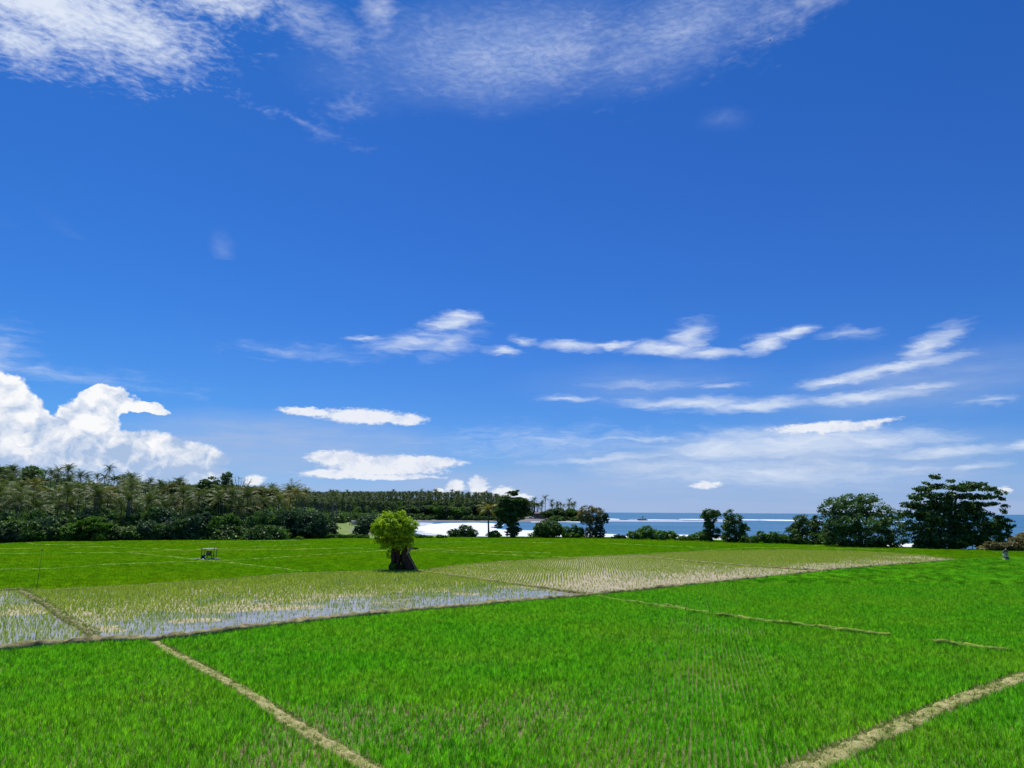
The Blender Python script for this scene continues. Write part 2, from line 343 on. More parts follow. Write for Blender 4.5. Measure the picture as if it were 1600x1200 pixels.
M['black'] = surf_mat('black_feather', (0.01, 0.01, 0.012), (0.02, 0.02, 0.022), 5.0, 0.7)
M['foam'] = surf_mat('sea_foam', (0.30, 0.38, 0.48), (0.72, 0.75, 0.78), 0.06, 0.8, 0.0, lo=0.25, hi=0.5)
M['wet_sand'] = surf_mat('foam_lace', (0.42, 0.44, 0.50), (0.62, 0.64, 0.70), 0.05, 0.4)

# terrain material: sand near the sea, grass above
m, k, out = new_mat('terrain')
g = k.n('ShaderNodeNewGeometry'); sp = k.n('ShaderNodeSeparateXYZ'); k.put(sp.inputs[0], g.outputs['Position'])
n1 = k.noise(g.outputs['Position'], 0.15, 5, 0.6); n2 = k.noise(g.outputs['Position'], 1.2, 4, 0.6)
sand = k.mix(n2, (0.12, 0.12, 0.125), (0.24, 0.235, 0.235))
grass = k.mix(k.ss(n1, 0.35, 0.65), (0.10, 0.17, 0.03), (0.20, 0.26, 0.06))
zz = k.m('ADD', sp.outputs[2], k.m('MULTIPLY', k.m('SUBTRACT', n1, 0.5), 1.2))
cc = k.mix(k.m('MULTIPLY', k.ss(zz, -1.3, -0.7), k.ss(sp.outputs[1], 690, 720, 1, 0)), sand, grass)
cc = k.mix(k.ss(sp.outputs[2], 1.5, 4.5), cc, (0.030, 0.055, 0.016))
b = k.n('ShaderNodeBsdfPrincipled'); k.put(b.inputs['Base Color'], cc); b.inputs['Roughness'].default_value = 0.9; b.inputs['Specular IOR Level'].default_value = 0.2
m.node_tree.links.new(b.outputs[0], out.inputs[0]); M['terrain'] = m
# sea
m, k, out = new_mat('sea_water')
g = k.n('ShaderNodeNewGeometry'); pos = g.outputs['Position']
sw = k.noise(k.vm('MULTIPLY', pos, (0.004, 0.02, 1)), 1.0, 5, 0.6)
b = k.n('ShaderNodeBsdfPrincipled'); k.put(b.inputs['Base Color'], k.mix(k.ss(sw, 0.35, 0.65), (0.032, 0.125, 0.225), (0.065, 0.18, 0.29)))
b.inputs['Roughness'].default_value = 0.35; b.inputs['IOR'].default_value = 1.33; b.inputs['Specular IOR Level'].default_value = 0.28
bp = k.n('ShaderNodeBump'); bp.inputs['Distance'].default_value = 1.4
k.put(bp.inputs['Height'], k.noise(k.vm('MULTIPLY', pos, (0.05, 0.11, 1)), 1.0, 6, 0.6)); m.node_tree.links.new(bp.outputs[0], b.inputs['Normal'])
m.node_tree.links.new(b.outputs[0], out.inputs[0]); M['sea'] = m
# shallow paddy water
m, k, out = new_mat('paddy_water')
g = k.n('ShaderNodeNewGeometry'); pos = g.outputs['Position']
b = k.n('ShaderNodeBsdfPrincipled'); k.put(b.inputs['Base Color'], k.mix(k.ss(k.noise(pos, 0.5, 4, 0.6), 0.4, 0.65), (0.24, 0.23, 0.20), (0.34, 0.32, 0.28)))
b.inputs['Roughness'].default_value = 0.2; b.inputs['IOR'].default_value = 1.33; b.inputs['Specular IOR Level'].default_value = 0.32
bp = k.n('ShaderNodeBump'); bp.inputs['Distance'].default_value = 0.006
k.put(bp.inputs['Height'], k.noise(pos, 3.0, 3, 0.5)); m.node_tree.links.new(bp.outputs[0], b.inputs['Normal'])
m.node_tree.links.new(b.outputs[0], out.inputs[0]); M['pwater'] = m

# ------------------------------------------------------------ 2D helpers, terrain
def inpoly(P2, poly):
    x, y = P2[:, 0], P2[:, 1]; r = np.zeros(len(P2), bool); n = len(poly); j = n-1
    for i in range(n):
        xi, yi = poly[i]; xj, yj = poly[j]
        c = ((yi > y) != (yj > y)) & (x < (xj-xi)*(y-yi)/(yj-yi+1e-12)+xi); r ^= c; j = i
    return r
def dist_line(P2, pts):
    d = np.full(len(P2), 1e9); pts = np.asarray(pts)
    for a, b in zip(pts[:-1], pts[1:]):
        ab = b-a; t = np.clip(((P2-a)@ab)/(ab@ab+1e-9), 0, 1); d = np.minimum(d, np.linalg.norm(P2-(a+t[:, None]*ab), axis=1))
    return d
LAT = rng.random((256, 256))
def vnoise(P2, s):
    p = P2*s; i = np.floor(p).astype(int); f = p-i; f = f*f*(3-2*f); g = lambda a, b: LAT[(i[:, 0]+a) & 255, (i[:, 1]+b) & 255]
    return (g(0,0)*(1-f[:,0])+g(1,0)*f[:,0])*(1-f[:,1])+(g(0,1)*(1-f[:,0])+g(1,1)*f[:,0])*f[:,1]
def fbm(P2, s, o=3): return sum(vnoise(P2+17.3*i, s*2**i)*0.5**i for i in range(o))/sum(0.5**i for i in range(o))
def sst(x, a=0, b=1): t = np.clip((x-a)/(b-a), 0, 1); return t*t*(3-2*t)
SEA = -4.0
COAST = np.array([(900,-50),(420,110),(205,215),(138,268),(62,322),(0,352),(-30,372),(-50,405),(-66,500),(-82,650),(-105,850),(-128,1000),(-90,1055),(0,1050),(60,1070),(112,1110),(150,1190),(120,1400),(-200,2000),(-1500,2900)], float)
SEAPOLY = np.vstack([COAST, [(-1500, 9000), (9000, 9000), (9000, -50)]])
def hgt(P2):
    P2 = np.asarray(P2, float); X, Y = P2[:, 0], P2[:, 1]
    d = dist_line(P2, COAST); s = inpoly(P2, SEAPOLY); d = np.where(s, -d, d)
    h = SEA-0.3+4.24*sst(d, -2, np.where(Y > 600, 75, 48)); h = np.where(d < -2, SEA-0.3-np.minimum(3, (-d-2)*0.05), h)
    hl = 18*sst((-X-0.25*Y-8)/200)*sst((Y-275)/150)
    gx = 1-0.8*sst((X+40)/180)
    h2 = 24*sst((Y-450)/700)*sst((d-65)/150)*gx*sst(np.where(Y > 900, 1, (-X-0.2*Y)/60))
    nz = (fbm(P2, 0.012)-0.5)*6*np.clip((hl+h2)/10, 0, 1)
    return h+np.maximum(hl, h2)+nz
def h1(x, y): return float(hgt([(x, y)])[0])
xs = np.concatenate([np.linspace(-2600, -500, 22)[:-1], np.linspace(-500, 300, 161)[:-1], np.linspace(300, 1500, 20)])
ys = np.concatenate([np.linspace(-60, 180, 25)[:-1], np.linspace(180, 700, 105)[:-1], np.linspace(700, 1300, 76)[:-1], np.linspace(1300, 3000, 30)])
GX, GY = np.meshgrid(xs, ys); P2 = np.stack([GX.ravel(), GY.ravel()], 1); Z = hgt(P2)
nx, ny = len(xs), len(ys); I = np.arange(nx*ny).reshape(ny, nx)
q = np.stack([I[:-1, :-1], I[:-1, 1:], I[1:, 1:], I[1:, :-1]], -1).reshape(-1, 4)
o = link('ground', npmesh('ground', np.column_stack([P2, Z-0.12]), q), M['terrain'], smooth=True); tag(o, kind='structure')
o = link('sea', npmesh('sea', [(-60000, -100, SEA), (60000, -100, SEA), (60000, 70000, SEA), (-60000, 70000, SEA)], [[0, 1, 2, 3]]), M['sea']); tag(o, kind='structure')

# ------------------------------------------------------------ the fields
pg = lambda L: [at(x, y) for x, y in L]
EDGE = pg([(-120, 857), (-30, 852), (60, 848), (200, 846), (330, 845), (480, 842), (580, 842.5), (700, 840), (800, 839.3), (960, 840.2), (1050, 842.5), (1160, 845.5), (1260, 849), (1400, 855.5), (1500, 859), (1600, 862), (1720, 867)])
FIELD = [(-60, 10), ] + EDGE + [(70, 10)]
bA = pg([(-160, 1036), (0, 1018), (165, 1005), (240, 1004), (550, 966), (930, 932.5), (1300, 893), (1400, 884), (1490, 877)])
bB = pg([(240, 1006), (320, 1049), (400, 1096), (485, 1150), (570, 1200), (660, 1256)])
bC = pg([(1180, 1240), (1260, 1200), (1350, 1162), (1420, 1131), (1510, 1094), (1600, 1059), (1760, 1010)])
bD = pg([(930, 935), (1060, 955), (1160, 970), (1330, 991), (1400, 999), (1460, 1008), (1580, 1023), (1700, 1040)])
bE = pg([(30, 922), (75, 950), (115, 975), (165, 1003)])
bE2 = pg([(-140, 928), (-20, 924), (30, 922), (75, 924), (219, 916), (281, 912), (369, 906), (437, 899), (500, 896.5), (600, 893), (660, 893)])
bF = pg([(655, 893), (740, 905), (830, 917), (930, 931)])
bG = pg([(980, 868.5), (1075, 878), (1187, 886.5), (1295, 893.5)])
bP2 = pg([(660, 893), (720, 884), (781, 879), (912, 871), (980, 868), (1100, 862), (1230, 860), (1330, 862), (1440, 868), (1500, 877)])
P1 = bE2[3:] + bF + bA[2:6][::-1] + [bE[2], bE[1], bE[0]]
P1 = [bE[0]] + bE2[3:] + bF[1:] + bA[2:5][::-1] + bE[::-1][1:-1]
LP = [bE2[0], bE2[1], bE[0]] + bE[1:] + [bA[1], bA[0]]
PP2 = [bF[0]] + bP2[1:5] + bG[1:] + [bA[5]] + bF[::-1][1:-1]
PP3 = bG[:1] + bP2[5:] + bA[6:][::-1] + bG[::-1][1:-1]
thin = [[(-60,893),(60,892),(180,884),(330,879),(420,874),(600,862),(760,856)],[(200,865),(330,878.5),(400,886),(470,895)],[(-60,861),(70,858),(160,856),(300,862),(480,860)],
        [(-60,868),(120,866),(200,865),(330,860),(480,852)],[(330,862),(560,858),(640,862),(900,874)],[(640,860),(750,863),(860,866)],[(300,850),(380,847),(470,846)],[(580,850),(760,848),(960,851),(1110,858)],
        [(1100,862),(1180,857),(1330,859),(1420,862)],[(1490,877),(1560,873),(1700,872)],[(1240,853),(1330,855)],[(40,849),(62,853),(150,852)]]
thin = [pg(t) for t in thin]
def dens(pts, step):
    pts = np.asarray(pts, float); out = []
    for a, b in zip(pts[:-1], pts[1:]):
        n = max(1, int(np.linalg.norm(b-a)/step)); out += [a+(b-a)*i/n for i in range(n)]
    return np.array(out+[pts[-1]])
def ribbon(name, pts, width, height, mat, step=0.6, wander=0.12, vary=0.25, z0=-0.1):
    p = dens(pts, step); n = len(p)
    T = np.gradient(p, axis=0); T /= np.linalg.norm(T, axis=1)[:, None]; Nn = np.column_stack([-T[:, 1], T[:, 0]])
    s = np.arange(n)*step; l = lambda o, f: np.array([vnoise(np.array([[x*f+o, o*3.1]]), 1)[0]-0.5 for x in s])
    c = p+Nn*(l(3, 0.25)*wander*4)[:, None]
    prof = [(-1, 0), (-0.9, 0.62), (-0.62, 0.95), (-0.2, 0.98), (0.3, 1.0), (0.65, 0.9), (0.9, 0.6), (1, 0)]
    V = []
    for i, (u, h) in enumerate(prof):
        ww = width/2*(1+l(10*(1 if u < 0 else 9)+5, .9)*vary*2.2+l(31*(1 if u < 0 else 4), 3.1)*vary); zz = (z0 if h == 0 else height*h*(1+l(7*i, 2.3)*0.9))
        V.append(np.column_stack([c+Nn*(u*ww)[:, None], np.full(n, zz) if np.isscalar(zz) else zz]))
    V = np.stack(V, 1).reshape(-1, 3); kk = len(prof)
    f = [[i*kk+j, (i+1)*kk+j, (i+1)*kk+j+1, i*kk+j+1] for i in range(n-1) for j in range(kk-1)]
    o = link(name, npmesh(name, V, f), mat, smooth=True); tag(o, kind='structure'); return o
ribbon('earth_bank', bA, 0.9, 0.46, M['bank_soil'], .5, .15, .3)
ribbon('path', bB, 0.86, 0.18, M['path_straw'], 0.22, 0.10, 0.34)
ribbon('path', bC, 1.12, 0.17, M['path_straw'], 0.22, 0.10, 0.30)
bDs = [pg([(1120, 965), (1150, 969), (1250, 982), (1330, 991), (1392, 998)]), pg([(1458, 1008), (1520, 1016), (1582, 1023)]), pg([(1035, 950), (1075, 957)])]
ribbon('earth_bank', bD[:3], 0.20, 0.34, M['bank_green'], .5, .2, .5)
for t in bDs: ribbon('earth_bank', t, 0.20, 0.40, M['bank_green'], .35, .2, .7)
ribbon('earth_bank', bE, 0.75, 0.26, M['bank_soil'], 0.4)
ribbon('earth_bank', bE2, 0.7, 0.2, M['bank_soil'])
ribbon('earth_bank', bF, 0.7, 0.28, M['bank_soil'])
ribbon('earth_bank', bG, 0.7, 0.28, M['bank_soil'])
ribbon('earth_bank', bP2, 0.7, 0.2, M['bank_soil'])
for t in thin: ribbon('earth_bank', t, 0.45, 0.30, M['bank_green'], 1.5, .3, .5)
ALLB = [bA, bB, bC, bE, bE2, bF, bG, bP2]
def grid_sheet(name, poly, cell, zf, mat, kind='structure'):
    a = np.array(poly); x0, y0 = a.min(0)-1; x1, y1 = a.max(0)+1
    X = np.arange(x0, x1, cell); Y = np.arange(y0, y1, cell); gx, gy = np.meshgrid(X, Y); p = np.stack([gx.ravel(), gy.ravel()], 1)
    I = np.arange(len(p)).reshape(len(Y), len(X)); qd = np.stack([I[:-1, :-1], I[:-1, 1:], I[1:, 1:], I[1:, :-1]], -1).reshape(-1, 4)
    cen = p[qd].mean(1); qd = qd[inpoly(cen, poly)]
    used, inv = np.unique(qd, return_inverse=True); p = p[used]; qd = inv.reshape(-1, 4)
    o = link(name, npmesh(name, np.column_stack([p, zf(p)]), qd), mat, smooth=True); tag(o, kind=kind); return o
# soil under the dense rice
a = np.array(FIELD)
grid_sheet('soil', FIELD, 4.0, lambda p: np.full(len(p), -0.02), M['wet_soil'])
def mud_z(p, bias):
    return 0.012+(fbm(p, 0.22, 4)-0.5)*0.075+bias(p)
dA = lambda p: dist_line(p, bA)
grid_sheet('mud', P1, 0.45, lambda p: mud_z(p, lambda p: 0.028*sst(dA(p), 4, 15)-0.012), M['mud'])
grid_sheet('mud', LP, 0.45, lambda p: mud_z(p, lambda p: -0.012+0.022*sst(dA(p), 12, 26)), M['mud'])
grid_sheet('mud', PP2, 0.6, lambda p: mud_z(p, lambda p: 0.033), M['mud'])
grid_sheet('mud', PP3, 0.7, lambda p: mud_z(p, lambda p: 0.036), M['mud'])
for pl_ in (P1, LP, PP2, PP3): grid_sheet('paddy_water', pl_, 0.5, lambda p: np.full(len(p), 0.022), M['pwater'])

# ------------------------------------------------------------ rice
def blade_mesh(n, h, spread, wid, segs=2, base=0.05, curl=0.5):
    mb = MB()
    for i in range(n):
        th = rng.uniform(0, 2*math.pi); hh = h*rng.uniform(0.65, 1.12); out = spread*rng.uniform(0.2, 1.0)
        d = np.array([math.cos(th), math.sin(th), 0]); s = np.array([-d[1], d[0], 0])*wid*rng.uniform(0.7, 1.2)
        r0 = d*base*rng.random(); pts = []
        for j in range(segs+1):
            t = j/segs; pts.append(r0+d*out*t**1.6+np.array([0, 0, hh*(t-curl*t*t*out/h*0.8)]))
        V = []; Fc = []
        for j, p in enumerate(pts):
            ww = (1, 0.9, 0.12)[j] if segs == 2 else (1, 1, 0.75, 0.1)[j] if segs == 3 else (1, .2)[j]
            V += [p-s*ww/2, p+s*ww/2]
        for j in range(segs): Fc.append([2*j, 2*j+1, 2*j+3, 2*j+2])
        mb.add(V, Fc, rng.random())
    return mb
PCOL = {}
def proto_col(name, meshes, mat):
    c = bpy.data.collections.new(name)
    for i, me in enumerate(meshes):
        me.materials.append(mat); o = bpy.data.objects.new('%s_%02d' % (name, i), me); c.objects.link(o)
    return c
def scatter(name, pts, rotz, scale, coll, n, label=None, cat=None, tilt=None):
    me = bpy.data.meshes.new(name); pts = np.asarray(pts, np.float32); me.vertices.add(len(pts)); me.vertices.foreach_set('co', pts.ravel())
    rot = np.zeros((len(pts), 3), np.float32); rot[:, 2] = rotz
    if tilt is not None: rot[:, :2] = rng.normal(0, tilt, (len(pts), 2))
    a = me.attributes.new('rot', 'FLOAT_VECTOR', 'POINT'); a.data.foreach_set('vector', rot.ravel())
    a = me.attributes.new('scl', 'FLOAT', 'POINT'); a.data.foreach_set('value', np.asarray(scale, np.float32))
    a = me.attributes.new('idx', 'INT', 'POINT'); a.data.foreach_set('value', rng.integers(0, n, len(pts)).astype(np.int32))
    o = link(name, me); ng = bpy.data.node_groups.new(name, 'GeometryNodeTree')
    ng.interface.new_socket('Geometry', in_out='INPUT', socket_type='NodeSocketGeometry'); ng.interface.new_socket('Geometry', in_out='OUTPUT', socket_type='NodeSocketGeometry')
    gi = ng.nodes.new('NodeGroupInput'); go = ng.nodes.new('NodeGroupOutput'); ip = ng.nodes.new('GeometryNodeInstanceOnPoints')
    ci = ng.nodes.new('GeometryNodeCollectionInfo'); ci.inputs[0].default_value = coll; ci.inputs[1].default_value = True; ci.inputs[2].default_value = True
    def na(t, nm):
        x = ng.nodes.new('GeometryNodeInputNamedAttribute'); x.data_type = t; x.inputs[0].default_value = nm; return [s for s in x.outputs if s.enabled][0]
    L = ng.links.new; L(gi.outputs[0], ip.inputs['Points']); L(ci.outputs[0], ip.inputs['Instance']); ip.inputs['Pick Instance'].default_value = True
    L(na('INT', 'idx'), ip.inputs['Instance Index']); L(na('FLOAT_VECTOR', 'rot'), ip.inputs['Rotation']); L(na('FLOAT', 'scl'), ip.inputs['Scale']); L(ip.outputs[0], go.inputs[0])
    md = o.modifiers.new('scatter', 'NODES'); md.node_group = ng
    tag(o, label, cat, kind='stuff'); return o
cl_near = proto_col('rice_clump', [blade_mesh(15, 0.44, 0.17, 0.017, 3, .05, .9).mesh('rice_clump') for _ in range(9)], M['rice'])
cl_dry = proto_col('rice_clump_dry', [blade_mesh(9, 0.40, 0.16, 0.018, 2).mesh('rice_clump_dry') for _ in range(4)], M['rice_dry'])
cl_young = proto_col('young_rice', [blade_mesh(9, 0.40, 0.12, 0.024, 2).mesh('young_rice') for _ in range(5)], M['rice_young'])
cl_grass = proto_col('grass_tuft', [blade_mesh(14, 0.16, 0.16, 0.016, 2, 0.08).mesh('grass_tuft') for _ in range(4)], M['grass'])
cl_straw = proto_col('straw_tuft', [blade_mesh(14, 0.10, 0.18, 0.016, 2, 0.10, 0.9).mesh('straw_tuft') for _ in range(4)], M['straw'])
def tile(mat_w, hh, nb):
    mb = MB()
    for r in np.arange(-0.375, 0.5, 0.25):
        for c_ in np.arange(-0.4, 0.5, 0.2):
            b_ = blade_mesh(nb, hh*rng.uniform(0.85, 1.12), 0.17, mat_w, 2)
            off = np.array([r+rng.normal(0, .02), c_+rng.normal(0, .02), 0])
            for v, f, a_ in zip(b_.v, b_.f, b_.a): mb.add(v+off, f-f.min(), a_)
    return mb.mesh('rice_tile')
ti_far = proto_col('rice_tile_far', [tile(0.040, 0.42, 6) for _ in range(7)], M['rice_far'])

def frust(p, ml=5.0, near=24.0):   # keep what the lens could see, with a margin to each side
    return (np.abs(p[:, 0]) < p[:, 1]*0.69+ml) & (p[:, 1] > near)
def rows(poly, sr, sc, ang, jit=0.03):
    a = np.array(poly); c, s = math.cos(ang), math.sin(ang); Rm = np.array([[c, -s], [s, c]]); b_ = a@Rm
    x0, y0 = b_.min(0); x1, y1 = b_.max(0); y0 = max(y0, -400)
    X = np.arange(x0, x1, sr); Y = np.arange(y0, y1, sc); gx, gy = np.meshgrid(X, Y)
    gx = gx+((np.floor(X/sr).astype(int) % 4 == 0)*0.0)[None, :]
    p = np.stack([gx.ravel(), gy.ravel()], 1)+rng.normal(0, jit, (gx.size, 2)); p = p@Rm.T
    return p[inpoly(p, poly)]
def away(p, lines, d):
    k = np.ones(len(p), bool)
    for l in lines: k &= dist_line(p, l) > d
    return k
FRONT = [bA[0]] + bA[1:] + thin[9][1:] + [(200, 120), (70, 10), (-60, 10)]
ANG = R(-14)
SPL = 105.0
p = rows([q_ for q_ in FRONT], 0.24, 0.17, ANG, 0.032)
p = p+0.35*np.column_stack([fbm(p, .07, 2), fbm(p+9, .07, 2)])
p = p[frust(p) & (p[:, 1] < SPL)]
p = p[away(p, [bA], 0.5) & away(p, [bB], 0.42) & away(p+np.array([-.25,.25])*0, [bC], 0.72) & away(p, bDs, 0.12)]
gap = fbm(p, 0.16, 3); spot = vnoise(p+5.5, 0.9)
# thin, paler patches towards the camera
patch = fbm(p+91, 0.11, 3)
thinm = sst(patch, 0.55, 0.75)*sst(-p[:, 1], -75, -38)
row_id = np.floor((p@np.array([math.cos(ANG), math.sin(ANG)]))/0.25).astype(int)
u = rng.random(len(p))
keep = u > thinm*(0.10+0.26*(row_id % 4 == 0))
dry = keep & (rng.random(len(p)) < 0.012+0.10*thinm)
g_ = keep & ~dry
sc = rng.uniform(0.82, 1.15, len(p))*(0.80+0.38*fbm(p+33, 0.25, 2))*(1-0.15*thinm)
z0 = np.zeros((len(p), 1)); sc *= np.where(row_id % 4 == 0, 0.92, 1.03)
scatter('rice_plants', np.hstack([p, z0])[g_], rng.uniform(0, 6.3, g_.sum()), sc[g_], cl_near, 9, 'dense bright green young rice filling the nearest fields', 'rice', 0.07)
scatter('dry_rice_plants', np.hstack([p, z0])[dry], rng.uniform(0, 6.3, dry.sum()), sc[dry], cl_dry, 4, 'yellowed rice clumps dotted through the near green fields', 'rice', 0.1)
print('near clumps', g_.sum())
# farther dense rice as one metre plots
def tiles(poly, cond, lines, dd):
    p = rows(poly, 1.0, 1.0, ANG, 0.0); p = p[frust(p, 12)]; p = p[cond(p)]
    return p[away(p, lines, dd)]
p = tiles(FRONT, lambda p: (p[:, 1] >= SPL-0.5), [bA], 0.7)
ti_near = proto_col('rice_tile_near', [tile(0.034, 0.50, 7) for _ in range(7)], M['rice'])
scatter('rice_plants', np.hstack([p, np.zeros((len(p), 1))]), np.where(rng.random(len(p)) < .5, ANG, ANG+math.pi), rng.uniform(0.95, 1.08, len(p)), ti_near, 7, 'dense bright green rice beyond the long earth bank to the right', 'rice')
BACK = [q_ for q_ in [(-260, 95)] + bE2[:1]] + bE2[1:] + bP2[1:] + thin[9][1:] + EDGE[::-1]
p = tiles(BACK, lambda p: np.ones(len(p), bool), thin, 0.42)
lowd = fbm(p+7, 0.03, 3)
scatter('rice_plants', np.hstack([p, np.zeros((len(p), 1))]), np.where(rng.random(len(p)) < .5, ANG, ANG+math.pi), rng.uniform(0.9, 1.1, len(p)), ti_far, 7, 'even green rice in the back fields up to the tree line', 'rice')
print('tiles', len(p))
# sparse seedlings in the wet paddies
def seedlings(poly, name, label, densf, sr=0.40, sc_=0.22):
    p = rows(poly, sr, sc_, R(-6), 0.055); p = p+1.2*np.column_stack([fbm(p, .05, 2)-.5, fbm(p+9, .05, 2)-.5]); p = p[frust(p, 6)]; p = p[away(p, ALLB, 0.45)]
    dn, hs_ = densf(p); k_ = rng.random(len(p)) < dn; p = p[k_]; s = hs_[k_]*rng.uniform(0.75, 1.25, len(p))
    scatter(name, np.hstack([p, np.full((len(p), 1), 0.0)]), rng.uniform(0, 6.3, len(p)), s, cl_young, 5, label, 'rice', 0.1); print(name, len(p))
seedlings(P1, 'young_rice_plants', 'sparse yellow green rice rows standing in the wet paddy before the lone tree', lambda p: (0.14+0.56*sst(dA(p)+(fbm(p, 0.1)-0.5)*20, 2, 18)+.15*sst(dA(p), 28, 42), 0.8+0.35*sst(dA(p), 5, 30)))
seedlings(LP, 'young_rice_plants', 'thin pale rice seedlings in the flooded paddy at the left edge', lambda p: (0.42+0.4*fbm(p, 0.15), np.full(len(p), 0.85)))
seedlings(PP2, 'young_rice_plants', 'sparse rice rows in the muddy paddy right of the lone tree', lambda p: (np.clip(0.14+0.62*sst(dA(p)+(fbm(p, 0.07)-0.5)*34, 2, 30), 0, 1), np.full(len(p), 0.95)))
seedlings(PP3, 'young_rice_plants', 'sparse rice rows in the farthest muddy paddy at the right', lambda p: (np.clip(0.18+0.66*sst(dA(p)+(fbm(p, 0.07)-0.5)*26, 2, 20), 0, 1), np.full(len(p), 0.95)))
# bank and path tufts
def tufts(lines, width, per_m, coll, nn, label, zt, smin=0.7, smax=1.4, bias=0.0):
    P_ = []
    for l in lines:
        d = dens(l, 1.0/per_m); T = np.gradient(d, axis=0); T /= np.linalg.norm(T, axis=1)[:, None]+1e-9; Nn = np.column_stack([-T[:, 1], T[:, 0]])
        P_.append(d+Nn*(rng.uniform(-1, 1, len(d))*width/2+bias)[:, None])
    p = np.vstack(P_); p = p[frust(p, 6)]
    p = p[fbm(p, 0.6, 2) > 0.33]
    scatter('grass', np.hstack([p, np.full((len(p), 1), zt)]), rng.uniform(0, 6.3, len(p)), rng.uniform(smin, smax, len(p)), coll, nn, label, 'grass', 0.15)
tufts([bA, bE], 1.0, 14, cl_grass, 4, 'short yellowish grass growing along the long earth bank', 0.22)
tufts([bB, bC], 0.75, 22, cl_straw, 4, 'dry straw lying on the narrow walking paths between fields', 0.12, 0.6, 1.3)
tufts([bB, bC], 1.1, 20, cl_grass, 4, 'green grass edging the two near walking paths', 0.08, 0.8, 1.6)
tufts(bDs, 0.35, 7, cl_straw, 4, 'dry straw topping the thin bank across the near field', 0.38)
tufts([bE2, bF, bG, bP2], 1.0, 5, cl_grass, 4, 'rough grass on the low banks between the muddy paddies', 0.12, 1.0, 2.2)
tufts(thin, 0.8, 1.2, cl_grass, 4, 'pale grass on the low banks of the back fields', 0.2, 0.8, 1.6)

# ------------------------------------------------------------ trees
def px_tree(name, label, cat, base, blobs, mat, Y=None, csize=1.0, leaf=0.32, dens_=1.0, per=24, flat=0.6, trunk=None, tmat='bark', group=None, droop=0.0, depth=1.0, aspect=.5, inner=.35, stems=1):
    """blobs given in photo pixels (x, y, rx, ry) about the tree's own place on the ground"""
    bx, by = base
    if Y is None: g2 = at(bx, by); X, Y = g2; z0 = 0.0
    else: X = atY(bx, Y); z0 = h1(X, Y)-0.12
    s = Y/F; bl = []
    for (x, y, rx, ry) in blobs:
        bl.append(((x-bx)*s, rng.uniform(-.25, .25)*rx*s*depth, zat(x, y, Y)-z0, rx*s, rx*s*depth, ry*s))
    root = empty(name, (X, Y, z0)); tag(root, label, cat, group)
    v, f, a_, CC = crown(bl, csize, leaf, dens_, per, flat, aspect, droop, inner)
    link('crown', npmesh('crown', v, f, a_), M[mat], root)
    mb = MB(); r = trunk or max(0.12, 0.03*max(b_[2] for b_ in bl))
    top = max(b_[2] for b_ in bl)
    for si in range(stems):
        bx0 = rng.uniform(-.5, .5)*r*3*(si > 0); ht = top*0.75; lean = rng.uniform(-.06, .06)*ht
        pts = [(bx0+lean*t*t+rng.normal(0, r*.3)*t, rng.normal(0, r*.3)*t, ht*t-0.1) for t in np.linspace(0, 1, 7)]
        mb.tube(pts, r*np.linspace(1.15, 0.3, 7), 8, wob=0.08)
    for j in rng.choice(len(CC), min(len(CC), 12), replace=False):
        c_ = CC[j]; t0 = rng.uniform(0.2, 0.7); s0 = np.array([0, 0, top*0.75*t0])
        if c_[2] < s0[2]: s0[2] = c_[2]*0.7
        mid = (s0+c_)/2+np.array([0, 0, -0.05*top]); mb.tube([s0, mid, c_], [r*.4, r*.25, r*.08], 5)
    mb.build('trunk', M[tmat], root, True)
    return root
T = px_tree
# coastal trees, left to right
T('dark_tree', 'dark rounded tree just left behind the bright lone tree', 'tree', (574, 841), [(570,822,15,15),(583,818,14,14),(562,830,10,9),(590,828,12,10)], 'leaf_bluish', csize=.9)
T('round_bush', 'wide low dark bush before the white surf, left of the single palm', 'bush', (722, 840), [(712,833,12,7),(728,829,13,8),(738,834,9,6),(722,836,18,6)], 'leaf_dark', csize=.8, leaf=.28)
T('low_bush', 'little leafy bush at the foot of the single palm', 'bush', (772, 840.5), [(772,834,8,5),(766,836,6,4),(779,837,5,3)], 'leaf_mid', csize=.6, leaf=.25)
T('tiered_tree', 'tall dark tree with tiered branches standing before the surf', 'tree', (801, 841), [(800,771,8,4),(806,768,5,2.5),(790,780,13,4),(808,782,16,5),(818,785,8,4),(788,789,11,4),(807,793,17,6),(820,797,9,4),(786,800,13,4),(800,803,15,6),(814,804,8,4),(788,808,10,5),(797,813,11,6),(802,822,10,8),(800,831,10,8),(783,817,6,3),(779,822,5,3),(811,828,5,3)], 'leaf_dark', csize=.75, leaf=.3, flat=.35, dens_=1.1, trunk=.9)
T('round_bush', 'large domed dark bush on the shore right of the tiered tree', 'bush', (857, 841), [(857,824,21,11),(845,826,10,8),(869,828,11,9),(857,832,22,7)], 'leaf_dark', csize=.8, leaf=.28, dens_=1.3)
T('low_bush', 'sparse low bush with thin twigs left of the domed bush', 'bush', (838, 841), [(832,836,7,3.5),(842,835,8,4),(850,837,7,3)], 'leaf_mid', csize=.5, leaf=.2, dens_=.7)
T('leafy_shrubs', 'upright leafy shrub under the brownish tree, left side', 'bush', (890, 841.5), [(886,830,6,8),(897,829,5,9),(905,832,7,8),(885,836,8,5),(896,836,12,5)], 'leaf_mid', csize=.6, leaf=.3)
T('brownish_tree', 'pale brownish tree with drooping twigs on the shore', 'tree', (922, 841.5), [(918,798,14,8),(912,806,10,9),(928,803,12,10),(935,799,8,7),(924,812,14,7),(915,815,9,5),(928,822,9,9),(940,812,5,8),(922,832,15,8)], 'leaf_brown', csize=.8, leaf=.26, dens_=.75, per=18)
